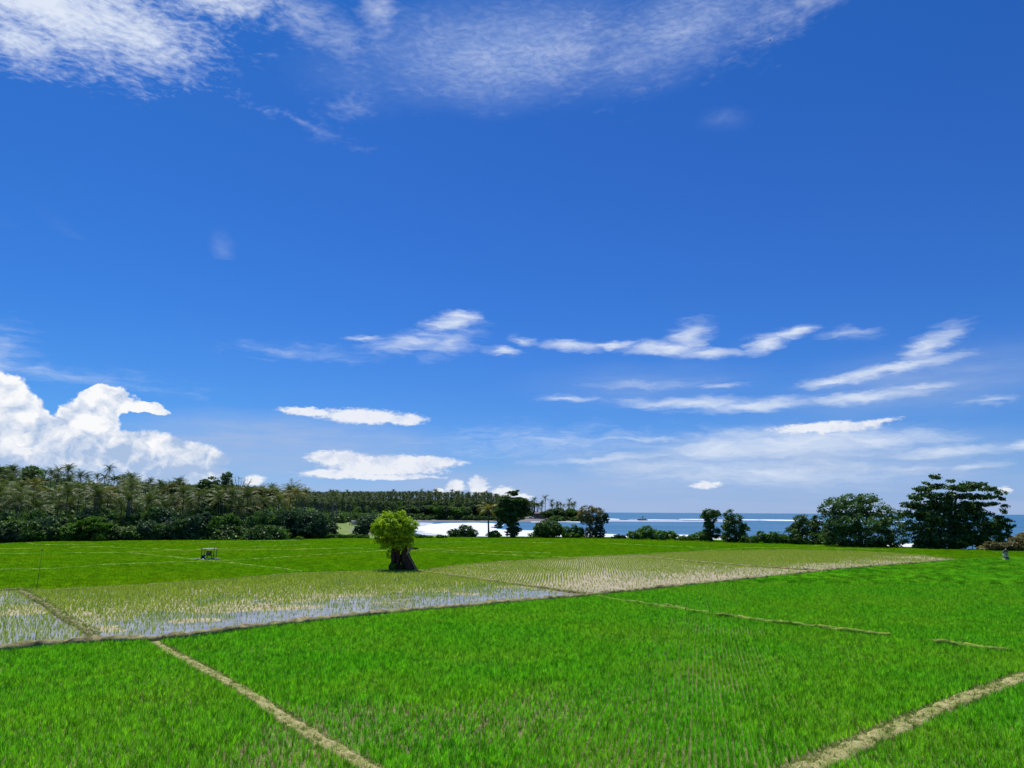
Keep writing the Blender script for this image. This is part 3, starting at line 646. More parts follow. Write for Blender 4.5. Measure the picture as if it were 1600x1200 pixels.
T('dark_tree', 'thin dark leaning tree touching the brownish tree at its right', 'tree', (938, 842), [(944,806,7,5),(948,811,3,6),(938,812,6,5),(936,821,6,8),(936,832,9,9)], 'leaf_bluish', csize=.6, leaf=.26)
for i, (x, y, wd, h_) in enumerate([(965,843,5,7),(973,843,5,6),(958,843,3,4)]):
    T('sapling', ['leftmost bushy sapling among the three gaps of surf', 'middle sapling beside the green hedge bush, surf behind', 'tiny sapling right of the thin dark tree, surf behind'][i] if False else ['small dark sapling left of the long green shrub', 'bushy sapling touching the left end of the long green shrub', 'tiny sapling beside the thin dark leaning tree'][i], 'sapling', (x, y), [(x,y-h_*.6,wd,h_*.5)], 'leaf_bluish', csize=.4, leaf=.22)
T('round_bush', 'bright green domed bush at the left end of the hedge', 'bush', (1008, 844), [(1010,831,11,9),(1000,834,10,8),(988,836,8,6),(1020,835,9,8)], 'leaf_mid', csize=.8, leaf=.28, dens_=1.2)
T('low_bush', 'long low yellowish green bush right of the domed bush', 'bush', (1040, 845), [(1034,836,10,7),(1047,836,9,6),(1056,840,6,4)], 'leaf_mid', csize=.7, leaf=.28)
T('low_bush', 'small pale bush in the gap before the slim umbrella tree', 'bush', (1073, 846), [(1068,841,8,3.5),(1080,840,6,4.5)], 'leaf_bright', csize=.5, leaf=.22)
T('low_bush', 'mid green bush at the left foot of the umbrella tree', 'bush', (1096, 847), [(1092,838,10,6),(1102,836,8,8)], 'leaf_mid', csize=.7, leaf=.28)
T('umbrella_tree', 'slim tree with flat rounded top on the shore', 'tree', (1112, 847), [(1110,802,12,6),(1104,807,7,4),(1121,803,7,5),(1112,812,9,7),(1109,820,8,6),(1118,832,8,9),(1110,836,8,8),(1107,826,6,5)], 'leaf_dark', csize=.8, leaf=.3)
T('broadleaf_tree', 'conical broad tree standing right of the umbrella tree', 'tree', (1149, 848.5), [(1142,804,8,7),(1150,812,11,8),(1138,822,10,9),(1152,824,15,12),(1163,826,8,9),(1146,838,18,9),(1160,840,10,7)], 'leaf_dark', csize=.9, leaf=.3)
T('low_bush', 'dark low bush right of the conical broad tree', 'bush', (1185, 850), [(1178,842,8,6),(1190,838,8,8),(1197,843,8,6)], 'leaf_mid', csize=.7, leaf=.3)
T('low_bush', 'bright leafy bush between low bush and the tall hedge trees', 'bush', (1215, 850.5), [(1208,840,9,9),(1220,840,9,8),(1226,843,6,6)], 'leaf_mid', csize=.7, leaf=.3)
T('broadleaf_tree', 'medium dark tree with two pointed tops left of the widest tree', 'tree', (1262, 851.5), [(1250,815,8,9),(1257,808,5,5),(1277,813,8,8),(1262,824,20,12),(1245,832,14,12),(1280,828,14,14),(1262,840,28,10)], 'leaf_dark', csize=1.0, leaf=.32)
T('broadleaf_tree', 'widest round topped dark tree on the right shore', 'tree', (1345, 855), [(1312,785,17,10),(1335,781,16,8),(1360,780,16,8),(1300,797,14,11),(1330,797,26,14),(1365,793,20,14),(1390,802,14,11),(1405,806,10,8),(1345,815,48,16),(1395,822,18,14),(1315,822,26,15),(1345,838,52,15),(1300,838,18,12),(1400,840,16,12)], 'leaf_dark', csize=1.25, leaf=.34, dens_=.9, stems=3)
T('tiered_tree', 'huge tiered sea almond tree with a raised tuft on top', 'tree', (1490, 858), [(1469,744,8,3),(1473,747,5,2.5),(1457,755,4,2.5),(1496,752,4,2),(1450,765,15,4),(1475,760,14,4),(1500,762,14,4),(1530,758,20,5),(1515,764,18,4),(1553,764,14,3.5),(1570,770,9,3),(1436,777,13,6),(1460,774,18,6),(1490,775,18,7),(1520,776,20,5),(1550,776,16,4),(1572,778,6,3),(1428,790,12,6),(1455,790,22,8),(1480,793,18,8),(1512,790,18,7),(1535,788,16,4),(1560,786,7,3),(1575,791,4,2),(1570,799,6,3),(1424,803,13,7),(1450,806,24,9),(1480,812,20,9),(1520,803,20,8),(1542,803,12,5),(1430,822,18,10),(1462,826,24,12),(1500,818,22,12),(1530,814,16,8),(1560,808,8,3),(1480,842,40,15),(1440,843,22,13),(1520,838,22,14),(1440,800,16,12),(1495,800,20,12),(1462,812,22,14),(1525,795,16,8),(1478,785,20,10),(1545,828,16,12),(1505,832,24,14),(1572,813,10,3),(1580,822,6,3)], 'leaf_dark', csize=1.05, leaf=.34, flat=.45, dens_=.85, trunk=.8, stems=3, inner=.6)
T('leafy_shrub', 'yellowish green shrub at the right foot of the huge tiered tree', 'bush', (1520, 859), [(1512,842,15,11),(1530,838,12,10),(1500,848,12,8),(1535,848,12,9)], 'leaf_mid', csize=.8, leaf=.3)
T('broadleaf_tree', 'rounded olive green tree right of the huge tiered tree', 'tree', (1561, 858), [(1556,820,14,10),(1568,826,12,12),(1548,830,10,10),(1560,842,20,10)], 'leaf_mid', csize=.9, leaf=.3)
T('dry_bush', 'pale dry bush heap behind the small stone shrine', 'bush', (1568, 862), [(1552,852,10,6),(1565,855,14,6),(1580,853,12,6)], 'leaf_brown', csize=.6, leaf=.25)
T('dry_bush', 'brown dry bush heap at the right edge of the field', 'bush', (1597, 862), [(1590,846,11,8),(1606,842,12,11),(1600,856,18,6)], 'leaf_brown', csize=.7, leaf=.25)
T('dry_bush', 'low straw coloured bush heap left of the stone shrine', 'bush', (1545, 861), [(1538,857,9,3.5),(1550,858,9,3)], 'straw', csize=.5, leaf=.22)
T('broadleaf_tree', 'green bush tree at the far right edge of the photo', 'tree', (1625, 860), [(1615,838,16,10),(1640,830,20,18),(1625,850,24,10)], 'leaf_mid', csize=.9, leaf=.3)
for i, (x, w_, h_) in enumerate([(487,8,3.5),(503,9,4.5),(520,10,5.5),(536,9,5),(551,9,5),(567,10,5),(655,10,5),(690,8,4.5),(668,7,3.5)]):
    T('low_bush', 'low yellowish green bush in the row along the meadow edge' if i < 6 else 'small green bush on the rim between lone tree and surf', 'bush', (x, 842), [(x-3,842-h_*.6,w_*.7,h_*.8),(x+4,842-h_*.5,w_*.6,h_*.7)], 'leaf_bright' if i % 2 else 'leaf_mid', csize=.5, leaf=.25, group='low bushes along the meadow edge' if i < 6 else 'small bushes on the rim by the surf')

for (x, y, w_, h_, m_, lb) in [(1240,851,11,9,'leaf_mid','round green bush at the left foot of the two pointed tree'),(1293,852.5,12,8,'leaf_mid','green bush between the two pointed tree and the widest tree'),(1330,854.5,16,6,'leaf_dark','low dark bush under the left half of the widest tree'),(1380,856,18,7,'leaf_mid','low green bush under the right half of the widest tree'),(1450,858,20,8,'leaf_dark','low dark bush under the left side of the sea almond tree'),(1168,849.5,8,7,'leaf_mid','small green bush at the right foot of the conical tree')]:
    T('low_bush', lb, 'bush', (x, y), [(x-w_*.4,y-h_*.7,w_*.7,h_*.8),(x+w_*.4,y-h_*.6,w_*.7,h_*.75)], m_, csize=.7, leaf=.3)
# the lone tree with its old stump
bx, by = 628, 893; g2 = at(bx, by); Yl = g2[1]; s = Yl/F
root = empty('lone_tree', (g2[0], Yl, 0)); tag(root, 'bright green bushy lone tree on a thick dark stump in the middle of the paddies', 'tree')
bl = [((x-bx)*s, dy*s, (by-y)*s, rx*s, rx*s, ry*s) for x, y, rx, ry, dy in
      [(614,822,26,15,0),(596,819,13,9,4),(606,812,12,8,-4),(619,809,11,7,3),(631,815,12,9,-3),(640,822,9,9,4),(588,829,9,8,0),(594,840,11,10,5),(612,838,22,15,-2),(634,836,12,13,2),(601,850,10,8,0),(622,852,14,9,0),(637,848,8,9,0),(616,830,20,18,0),(628,832,14,14,0),(584,822,6,5,2),(603,806,7,4,0),(624,804,5,3,0),(645,828,6,6,0),(589,846,6,6,0)]]
v, f, a_, CC = crown(bl, .62, .19, .95, 34, .5, .40, .55, .5)
link('crown', npmesh('crown', v, f, a_), M['leaf_lone'], root)
def pt(x, y, dy=0): return ((x-bx)*s, dy, (by-y)*s)
mb = MB()
for (x0, x1, x2, dy, r0, r1) in [(612,613,614,-.2,.6,.36),(616,616,616,.1,.6,.34),(623,621,620,.0,.6,.34),(618,619,620,.3,.46,.28),(624,622,624,-.3,.5,.26),(630,628,630,.25,.55,.3),(636,633,634,-.1,.5,.32),(621,625,628,.5,.3,.2),(627,631,636,.1,.6,.25)]:
    mb.tube([pt(x0+rng.normal(0, .8), 895-i_*2.2, dy) if i_ else pt(x0, 895, dy) for i_ in (0,)]+[pt(x0*(1-t_)+x1*t_+rng.normal(0, .9), 895-t_*24, dy) for t_ in (.2, .4, .6, .8, 1)]+[pt((x1+x2)/2+rng.normal(0, .8), 860, dy*.5), pt(x2, 845, dy*.3)], np.array([1.1, .95, .72, .62, .7, .6, r1/r0*.8, .3])*r0*.85, 9, wob=.2)
for j in rng.choice(len(CC), 26, replace=False):
    c_ = CC[j]; mb.tube([pt(622, 858), (np.array(pt(618, 846))+c_)/2, c_], [.16, .09, .03], 5)
mb.build('trunk', M['old_bark'], root, True)
mb = MB()
for k_ in range(4):
    mb.tube([pt(650-3*k_, 894, .2-.25*k_), pt(643-2*k_, 884, .2-.25*k_), pt(638-2*k_, 873, .15-.2*k_), pt(634-k_, 862, 0)], [.42, .45, .42, .3], 8, wob=.15)
mb.build('old_stump', M['old_bark'], root, True)
mb = MB(); mb.tube([pt(634, 869, -.3), pt(637, 863, -.35), pt(641, 858, -.35), pt(644, 857.5, -.35)], [.16, .2, .28, .12], 8, wob=.15)
mb.tube([pt(637, 868, -.45), pt(642, 876, -.45), pt(648, 886, -.5), pt(653, 894, -.5)], [.09, .08, .08, .06], 7, wob=.2)
mb.build('broken_branch', M['pale_wood'], root, True)
mb = MB(); mb.tube([pt(643, 858, -.3), pt(648, 858.5, -.3), pt(653, 857.5, -.2)], [.12, .14, .02], 6)
v, f, a_, _ = crown([((650-bx)*s, -.3, (by-858.5)*s, .35, .3, .12)], .3, .1, 1.2, 14)
mb.add(v, f, a_); mb.build('twig', M['old_bark'], root)
for sh_ in ((608-bx)*s, 0, (by-868)*s, .5, .4, .7), ((617-bx)*s, -.6, (by-886)*s, .4, .3, .5):
    v, f, a_, _ = crown([sh_], .35, .12, 1.0, 14); link('side_shoot', npmesh('side_shoot', v, f, a_), M['leaf_lone'], root)
# weeds around its foot
p = np.array([(g2[0]+rng.normal(0, 2.6), Yl+rng.normal(0.2, .8)) for _ in range(260)])
scatter('grass', np.hstack([p, np.full((260, 1), 0.08)]), rng.uniform(0, 6.3, 260), rng.uniform(1.2, 2.6, 260), cl_grass, 4, 'rough grass around the foot of the lone tree', 'grass', .2)
ribbon('earth_mound', [(g2[0]-3.0, Yl), (g2[0]+3.2, Yl+.1)], 2.6, .22, M['bank_soil'], .5)

# palms
def frond_crown(nf=24, L=5.2, leaflets=13, droop=1.0, wl=0.17):
    mb = MB()
    for i in range(nf):
        th = i*2.39996+rng.normal(0, .15); q_ = i/nf; e0 = R(78-105*q_*rng.uniform(.8, 1.15)+rng.normal(0, 8)); Lf = L*rng.uniform(.8, 1.08)*(0.75 if q_ < .15 else 1)
        d = np.array([math.cos(th), math.sin(th), 0]); p = np.array([0, 0, 0.0]); pts = [p]; an = e0; nseg = 7
        for j in range(nseg):
            p = p+(d*math.cos(an)+np.array([0, 0, math.sin(an)]))*Lf/nseg; pts.append(p); an -= R(8.5)*droop*(1+.2*j)*.8
        pts = np.array(pts); mb.tube(pts, np.linspace(.07, .015, nseg+1), 3, a=.9)
        side = np.array([-d[1], d[0], 0]); cv = rng.random(); V = []; Fq = []; A_ = []
        for t in np.linspace(.14, .99, leaflets):
            u_ = t*nseg; j = min(int(u_), nseg-1); c_ = pts[j]+(pts[j+1]-pts[j])*(u_-j); tg = pts[j+1]-pts[j]; tg = tg/np.linalg.norm(tg)
            ll = 1.05*math.sin(math.pi*(0.12+.8*t))**.7*rng.uniform(.8, 1.1)
            for sg in (-1, 1):
                dr = side*sg*.85+tg*.55+np.array([0, 0, -.45*rng.uniform(.5, 1.5)]); dr /= np.linalg.norm(dr)
                w_ = tg*wl/2; k_ = len(V); V += [c_-w_, c_+w_, c_+dr*ll+w_*.25, c_+dr*ll-w_*.25]; Fq.append([k_, k_+1, k_+2, k_+3]); A_.append(np.clip(cv*.6+rng.random()*.4, 0, 1))
        mb.add(V, Fq, A_)
    return mb
def palm_trunk(h, r=.17, lean=.6):
    mb = MB(); a_ = rng.uniform(0, 6.3); n = 8
    pts = [(lean*math.cos(a_)*(1-t)**2, lean*math.sin(a_)*(1-t)**2, h*t) for t in np.linspace(0, 1, n)]
    return mb.tube(pts, np.linspace(r*1.6, r*.8, n)**1.0, 7, wob=.04)
TH = 12.0
crowns = [frond_crown(rng.integers(20, 28), droop=rng.uniform(.8, 1.25)).mesh('palm_crown') for _ in range(6)]
trunks = [palm_trunk(TH).mesh('palm_trunk') for _ in range(3)]
for t_ in trunks: t_.materials.append(M['palm_bark'])
def cmat(me, mat):
    c_ = me.copy(); c_.materials.clear(); c_.materials.append(M[mat]); return c_
CR_ = {k_: [cmat(c_, k_) for c_ in crowns] for k_ in ('palm_pale', 'palm_dark', 'palm_yellow')}
def palm(X, Y, top, mat, label, group, cs=1.0, z0=None, trunk=1.0, rot=None):
    z0 = h1(X, Y)-.2 if z0 is None else z0; hh = max(3.0, top-z0-2.2*cs)
    r_ = empty('coconut_palm', (X, Y, z0)); r_.rotation_euler = (rng.normal(0, .02), rng.normal(0, .02), rng.uniform(0, 6.3) if rot is None else rot); tag(r_, label, 'palm tree', group)
    t_ = bpy.data.objects.new('trunk', random.choice(trunks)); COL.objects.link(t_); t_.parent = r_; t_.scale = (trunk, trunk, hh/TH)
    c_ = bpy.data.objects.new('crown', random.choice(CR_[mat])); COL.objects.link(c_); c_.parent = r_; c_.location = (0, 0, hh); c_.scale = (cs,)*3
    return r_
# single palm by the surf
Ys = at(763, 841)[1]+3
me = frond_crown(19, 5.6, 18, 1.25, .22).mesh('palm_crown'); me.materials.append(M['palm_yellow'])
zb = 0; zt = zat(763, 796, Ys); r_ = empty('coconut_palm', (atY(763, Ys), Ys, zb)); tag(r_, 'single slender coconut palm standing alone before the white surf', 'palm tree')
palm_trunk(zt, .26, .3).build('trunk', M['palm_bark'], r_, True); c_ = link('crown', me, None, r_); c_.location = (0, 0, zt)

# palm on the meadow edge in the distance
def skyline(px):   # height of the left grove's outline in the photograph
    return np.interp(px, [-80, 0, 45, 100, 165, 200, 215, 260, 330, 360, 400, 450, 520, 600, 700, 780, 830, 870, 905, 925], [722, 727, 735, 731, 730, 742, 750, 754, 752, 752, 760, 765, 767, 766, 766, 768, 775, 780, 788, 796])
n = 0
used = []
def spaced(X, Y, d):
    for (a_, b_) in used[-400:]:
        if abs(a_-X) < d and (a_-X)**2+(b_-Y)**2 < d*d: return False
    used.append((X, Y)); return True
# front palms of the left grove
for i in range(900):
    if n >= 82: break
    px = rng.uniform(-70, 500); Y = at(px, np.interp(px, [-80, 60, 200, 330, 480], [851, 847, 845.5, 844.5, 841.5]))[1]+rng.uniform(11, 62); X = atY(px, Y)
    if X > -0.25*Y-6 or not spaced(X, Y, 4.4): continue
    py = rng.uniform(758, 792) if px < 220 else rng.uniform(766, 794); top = zat(px, py-9, Y)
    yel = rng.random() < (.30 if px > 420 else .06)
    palm(X, Y, top, 'palm_yellow' if yel else 'palm_pale', 'yellow fronded palm in front of the left grove' if yel else 'pale sunlit palm in the front of the left grove', 'yellow palms in front of the grove' if yel else 'pale palms in front of the grove', rng.uniform(1.0, 1.35)); n += 1
n = 0
for i in range(1500):
    if n >= 112: break
    px = rng.uniform(-70, 520); Y = rng.uniform(300, 470); X = atY(px, Y)
    if X > -0.25*Y-6 or not spaced(X, Y, 6): continue
    z0 = h1(X, Y); lim = zat(px, skyline(px)+rng.choice([-6, -2, 0, 4, 10]), Y); top = min(lim, z0+rng.uniform(15, 26))
    if top < z0+6: top = z0+6
    palm(X, Y, top, 'palm_dark', 'dark palm at the back of the left grove', 'dark palms at the back of the left grove', rng.uniform(.85, 1.1)); n += 1
# distant headland palms: one mesh each
hl_m = []
for c_ in crowns[:4]:
    me = frond_crown(15, 4.6, 6, 1.0, .45); t_ = MB(); me.v = [v_+np.array([0, 0, 14.]) for v_ in me.v]
    mm = me.mesh('distant_palm'); mm.materials.append(M['palm_dark'])
    hl_m.append(mm)
hl_t = palm_trunk(14, .22, .8)
def join_palm():
    a_ = frond_crown(16, 4.7, 7, 1.0, .4); fc = sum(len(x) for x in a_.f); a_.v = [v_+np.array([0, 0, 14.]) for v_ in a_.v]
    t_ = palm_trunk(14, .24, .8); a_.add(t_.v[0], t_.f[0], .5); me = a_.mesh('distant_palm')
    me.materials.append(M['palm_dark']); me.materials.append(M['palm_bark'])
    mi = np.zeros(len(me.polygons), np.int32); mi[fc:] = 1; me.polygons.foreach_set('material_index', mi); return me
hl_m = [join_palm() for _ in range(5)]
n = 0
for i in range(4000):
    if n >= 105: break
    px = rng.uniform(512, 905); Y = rng.uniform(600, 1350) if px < 640 else rng.uniform(1130, 1400); X = atY(px, Y)
    P_ = np.array([[X, Y]]); 
    if inpoly(P_, SEAPOLY)[0] or dist_line(P_, COAST)[0] < (30 if px > 840 else 50): continue
    if Y < 1000 and X > -.2*Y-10: continue
    if not spaced(X, Y, 9): continue
    z0 = h1(X, Y); lim = zat(px, skyline(px)+rng.choice([-2, 0, 3, 8, 16]), Y); hh = np.clip(lim-z0, 11, 26)
    o = bpy.data.objects.new('coconut_palm', random.choice(hl_m)); COL.objects.link(o); o.location = (X, Y, z0); sc_ = hh/16.5
    o.scale = (1.05, 1.05, sc_) if sc_ < 1.05 else (sc_, sc_, sc_); o.rotation_euler = (0, 0, rng.uniform(0, 6.3))
    tag(o, 'distant coconut palm in the grove on the far headland', 'palm tree', 'palms of the far headland'); n += 1
print('headland', n)
# tall thin palms on the tip
for (px, top) in [(852, 773), (862, 779), (890, 778), (898, 783), (835, 776)]:
    Y = 1190; X = atY(px, Y); z0 = h1(X, Y); o = bpy.data.objects.new('coconut_palm', random.choice(hl_m)); COL.objects.link(o); o.location = (X, Y, z0); sc_ = (zat(px, top, Y)-z0)/16.5
    o.scale = (max(sc_*.8, .9), max(sc_*.8, .9), sc_); tag(o, 'tall palm rising above the low tip of the far headland', 'palm tree', 'tall palms on the headland tip')

# bushes and trees of the grove: a few shapes, copied
def shape(kind, R_, h_, csize, leaf):
    bl = []
    nb = 5 if kind == 'bush' else 8
    for i in range(nb):
        a_ = rng.uniform(0, 6.3); rr = R_*rng.uniform(.15, .62); q_ = rng.random()
        if kind == 'bush': bl.append((rr*math.cos(a_), rr*math.sin(a_), h_*rng.uniform(.3, .62), R_*.55, R_*.55, h_*.36))
        else: bl.append((rr*math.cos(a_), rr*math.sin(a_), h_*rng.uniform(.45, .85), R_*.5, R_*.5, h_*.18))
    if kind == 'bush': bl.append((0, 0, h_*.3, R_*.9, R_*.9, h_*.3))
    return crown(bl, csize, leaf, 1.0, 22, .6)
def shapes(kind, n_, R_, h_, csize, leaf): return [npmesh('leaves', *shape(kind, R_, h_, csize, leaf)[:3]) for _ in range(n_)]
SH = {'bush': shapes('bush', 5, 5.0, 7.0, .95, .33), 'tree': shapes('tree', 5, 5.0, 14.0, 1.0, .34)}
stem = {}
mb = MB(); mb.tube([(0, 0, -.3), (.2, 0, 2), (0, .1, 5)], [.3, .22, .08], 6); [mb.tube([(.1, 0, .6), (math.cos(t)*1.6, math.sin(t)*1.6, 3), (math.cos(t)*2.6, math.sin(t)*2.6, 4.6)], [.15, .1, .04], 5) for t in (0.3, 2.2, 4.4)]
stem['bush'] = mb.mesh('stems'); mb = MB(); mb.tube([(0, 0, -.3), (.2, .1, 4), (-.1, 0, 8), (0, 0, 12)], [.42, .34, .25, .08], 8, wob=.05)
[mb.tube([(.1, 0, 4.5+.5*t), (math.cos(t)*1.8, math.sin(t)*1.8, 8), (math.cos(t)*3.2, math.sin(t)*3.2, 10.6)], [.2, .13, .05], 5) for t in (0.3, 1.6, 2.9, 4.2, 5.5)]
stem['tree'] = mb.mesh('stems')
for k_ in stem: stem[k_].materials.append(M['bark'])
SHM = {}
def place(kind, name, X, Y, sx, sz, mat, label, cat, group):
    key = (kind, mat)
    if key not in SHM: SHM[key] = [cmat(m_, mat) for m_ in SH[kind]]
    r_ = empty(name, (X, Y, h1(X, Y)-.15)); r_.rotation_euler = (0, 0, rng.uniform(0, 6.3)); tag(r_, label, cat, group)
    for nm, me in (('trunk', stem[kind]), ('crown', random.choice(SHM[key]))):
        o = bpy.data.objects.new(nm, me); COL.objects.link(o); o.parent = r_; o.scale = (sx, sx, sz)
px = -70
mats_b = ['leaf_mid', 'leaf_dark', 'leaf_bluish', 'leaf_mid', 'leaf_dark']
while px < 505:
    b_y = np.interp(px, [-80, 60, 200, 330, 480, 510], [851, 847, 845.5, 844.5, 841.5, 841.5]); g2 = at(px, b_y); sX = rng.uniform(.7, 1.25)
    mt = 'leaf_bluish' if px > 330 and rng.random() < .6 else random.choice(mats_b); topy = rng.uniform(802, 822) if px < 260 else rng.uniform(796, 815)
    h_ = (b_y-topy)*g2[1]/F
    place('bush', 'grove_bush', g2[0], g2[1]+3.5*sX, sX, h_/7, mt, {'leaf_mid': 'mid green bush at the foot of the grove', 'leaf_dark': 'dark green bush at the foot of the grove', 'leaf_bluish': 'bluish green bush at the foot of the grove'}[mt], 'bush', {'leaf_mid': 'mid green bushes at the foot of the grove', 'leaf_dark': 'dark bushes at the foot of the grove', 'leaf_bluish': 'bluish bushes at the foot of the grove'}[mt])
    px += 17*sX*rng.uniform(.75, 1.1)
for i in range(26):
    px = -70+i*22.5; b_y = np.interp(px, [-80, 60, 200, 330, 480, 510], [850, 847, 845.5, 844.5, 841.5, 841.5]); g2 = at(px, b_y); sX = rng.uniform(.8, 1.2)
    place('bush', 'grove_bush', g2[0]+(-3), g2[1]+12, sX, rng.uniform(1.2, 1.6), random.choice(['leaf_dark', 'leaf_bluish']), 'tall dark bush in the second row of the hedge', 'bush', 'second row of bushes in the grove')
for i, (px, w_) in enumerate([(22, .5), (152, .55), (292, .45), (64, .35), (225, .3), (412, .35), (470, .3)]):
    g2 = at(px, 847 if px < 200 else 844.5); place('bush', 'low_bush', g2[0], g2[1]+.5, w_, w_*.9, 'leaf_bright', 'small bright bush at the edge of the rice', 'bush', 'bright small bushes at the grove edge')
g2 = at(150, 846); Yb = g2[1]-2.0
T('bright_tree', 'bright green spreading tree lit among the dark grove hedge', 'tree', (150, 846), [(148,811,14,3.5),(137,816,12,3.5),(160,819,14,3.5),(130,823,12,4),(150,825,16,5),(165,828,10,4)], 'leaf_bright', Y=Yb, csize=.8, leaf=.3, flat=.35, dens_=.8)
def sky_tree(name, label, Y, blobs, mat, **k_):
    bx_ = blobs[0][0]; T(name, label, 'tree', (bx_, 845), blobs, mat, Y=Y, **k_)
sky_tree('broadleaf_tree', 'round topped tree standing above the grove near the left edge', 400, [(43,736,14,8),(36,742,9,6),(51,744,10,8),(43,752,16,8)], 'leaf_mid', csize=1.4, leaf=.45)
sky_tree('broadleaf_tree', 'tree crown cut by the left edge of the photo above the grove', 400, [(0,738,11,9),(-8,745,16,10),(8,750,10,8)], 'leaf_mid', csize=1.4, leaf=.45)
sky_tree('broadleaf_tree', 'tall lumpy tree above the middle of the left grove', 285, [(328,752,10,8),(316,757,10,8),(310,768,12,10),(330,768,16,13),(322,782,20,12),(345,785,14,12),(304,782,12,10),(330,797,24,12)], 'leaf_dark', csize=1.1, leaf=.36)
sky_tree('broadleaf_tree', 'slimmer tall tree right beside the lumpy grove tree', 282, [(351,745,8,7),(352,755,9,7),(347,764,7,6),(356,766,6,5),(352,776,9,8),(358,790,12,12)], 'leaf_dark', csize=.9, leaf=.34)
sky_tree('broadleaf_tree', 'wide brownish tree over the grove around the bare branches', 300, [(395,770,16,9),(378,775,12,9),(410,775,12,8),(395,786,22,10),(428,772,10,7)], 'leaf_olive', csize=.9, leaf=.3, dens_=.8)
sky_tree('broadleaf_tree', 'dull olive tree between grove palms left of centre', 300, [(275,762,14,9),(262,768,11,8),(290,768,11,8),(275,780,20,10)], 'leaf_olive', csize=1.0, leaf=.34)
sky_tree('dark_tree', 'big dark bluish tree at the right end of the left grove', 262, [(470,806,20,12),(495,812,16,12),(448,810,16,12),(478,826,32,13),(503,826,12,13),(442,828,18,12)], 'leaf_bluish', csize=1.0, leaf=.33, dens_=1.1)
for (px, Y) in [(110,330),(180,330),(240,335),(385,330),(140,400),(90,420),(205,390),(445,330),(30,340)]:
    place('tree', 'broadleaf_tree', atY(px, Y), Y, rng.uniform(.9, 1.3), rng.uniform(.8, 1.05), random.choice(['leaf_dark', 'leaf_mid']), 'broadleaf tree between the palms of the left grove', 'tree', 'broadleaf trees inside the left grove')
# bare tree over the grove
Yb = 275; X = atY(372, Yb); z0 = h1(X, Yb); root = empty('bare_tree', (X, Yb, z0)); tag(root, 'leafless tree with thin grey branches above the left grove', 'tree')
sb = Yb/F; mb = MB(); q_ = lambda x, y, d=0: ((x-372)*sb, d, zat(x, y, Yb)-z0)
mb.tube([(0, 0, 0), q_(372, 790), q_(371, 768)], [.35, .25, .15], 7)
for (x, y) in [(363,748),(369,744),(375,752),(381,757),(387,752),(391,748),(365,760),(384,762),(378,745)]:
    e_ = np.array(q_(x, y, rng.uniform(-1, 1))); b0 = np.array(q_(372+(x-372)*.15, 772)); mm = (b0+e_)/2+np.array([0, 0, -.5])
    mb.tube([b0, mm, e_], [.13, .1, .04], 5)
    for _ in range(4): mb.tube([mm+(e_-mm)*rng.random(), e_+rng.normal(0, .7, 3)], [.06, .03], 4)
mb.build('branches', M['pale_wood'], root, True)
# undergrowth that closes the grove and the headland
def dome(R_, h_, cs, leaf): return npmesh('undergrowth', *crown([(0, 0, h_*.2, R_, R_, h_*.8)], cs, leaf, 1.0, 20, .6)[:3])
ug = proto_col('undergrowth_clump', [dome(4.5, 4.5, 1.2, .5) for _ in range(4)], M['leaf_dark'])
ugf = proto_col('forest_clump', [dome(8, 10, 2.4, 1.3) for _ in range(4)], M['leaf_dark'])
P_ = np.column_stack([rng.uniform(-420, -60, 5200), rng.uniform(246, 520, 5200)])
P_ = P_[(P_[:, 0] < -.25*P_[:, 1]-8) & (P_[:, 0] > -.72*P_[:, 1]-10)]
o = scatter('undergrowth', np.column_stack([P_, hgt(P_)-.5]), rng.uniform(0, 6.3, len(P_)), rng.uniform(.7, 1.2, len(P_))*(1+1.1*sst(P_[:, 1], 290, 350)), ug, 4, 'dark undergrowth filling the ground between the grove trees', 'undergrowth')
P_ = np.column_stack([rng.uniform(-900, 150, 17000), rng.uniform(600, 1500, 17000)])
dd = dist_line(P_, COAST); clear = (np.abs(P_[:, 0]/P_[:, 1]*F-38) < 24) & (P_[:, 1] < 1175)
k_ = ~clear & ~inpoly(P_, SEAPOLY) & (dd > np.where(P_[:, 0] > 10, 20, 33)) & (P_[:, 0] > -.72*P_[:, 1]) & ((P_[:, 1] > 700) | (P_[:, 0] < -.2*P_[:, 1]-14)) & ((P_[:, 1] > 640) | (P_[:, 0] < -.25*P_[:, 1]-5))
P_ = P_[k_]; scatter('far_forest', np.column_stack([P_, hgt(P_)-1]), rng.uniform(0, 6.3, len(P_)), rng.uniform(.45, .8, len(P_)), ugf, 4, 'dark far forest covering the headland behind the beach', 'forest'); print('far', len(P_))
P_ = np.column_stack([rng.uniform(-500, 90, 9000), rng.uniform(600, 1500, 9000)])
dd = dist_line(P_, COAST); k_ = ~inpoly(P_, SEAPOLY) & (dd > 95) & (P_[:, 0] > -.5*P_[:, 1]) & ((P_[:, 1] > 1000) | (P_[:, 0] < -.2*P_[:, 1]-20))
P_ = P_[k_][:2600]; pcf = proto_col('far_palm', hl_m, M['palm_dark'])
lim = np.array([zat(800+x/y*F, skyline(800+x/y*F)+rng.choice([1, 3, 6, 10]), y) for x, y in P_]); gz = hgt(P_); sc_ = np.clip((lim-gz)/17, .6, 1.3)
scatter('far_palm_grove', np.column_stack([P_, gz]), rng.uniform(0, 6.3, len(P_)), sc_, pcf, 5, 'dense mass of far palms covering the headland', 'forest')

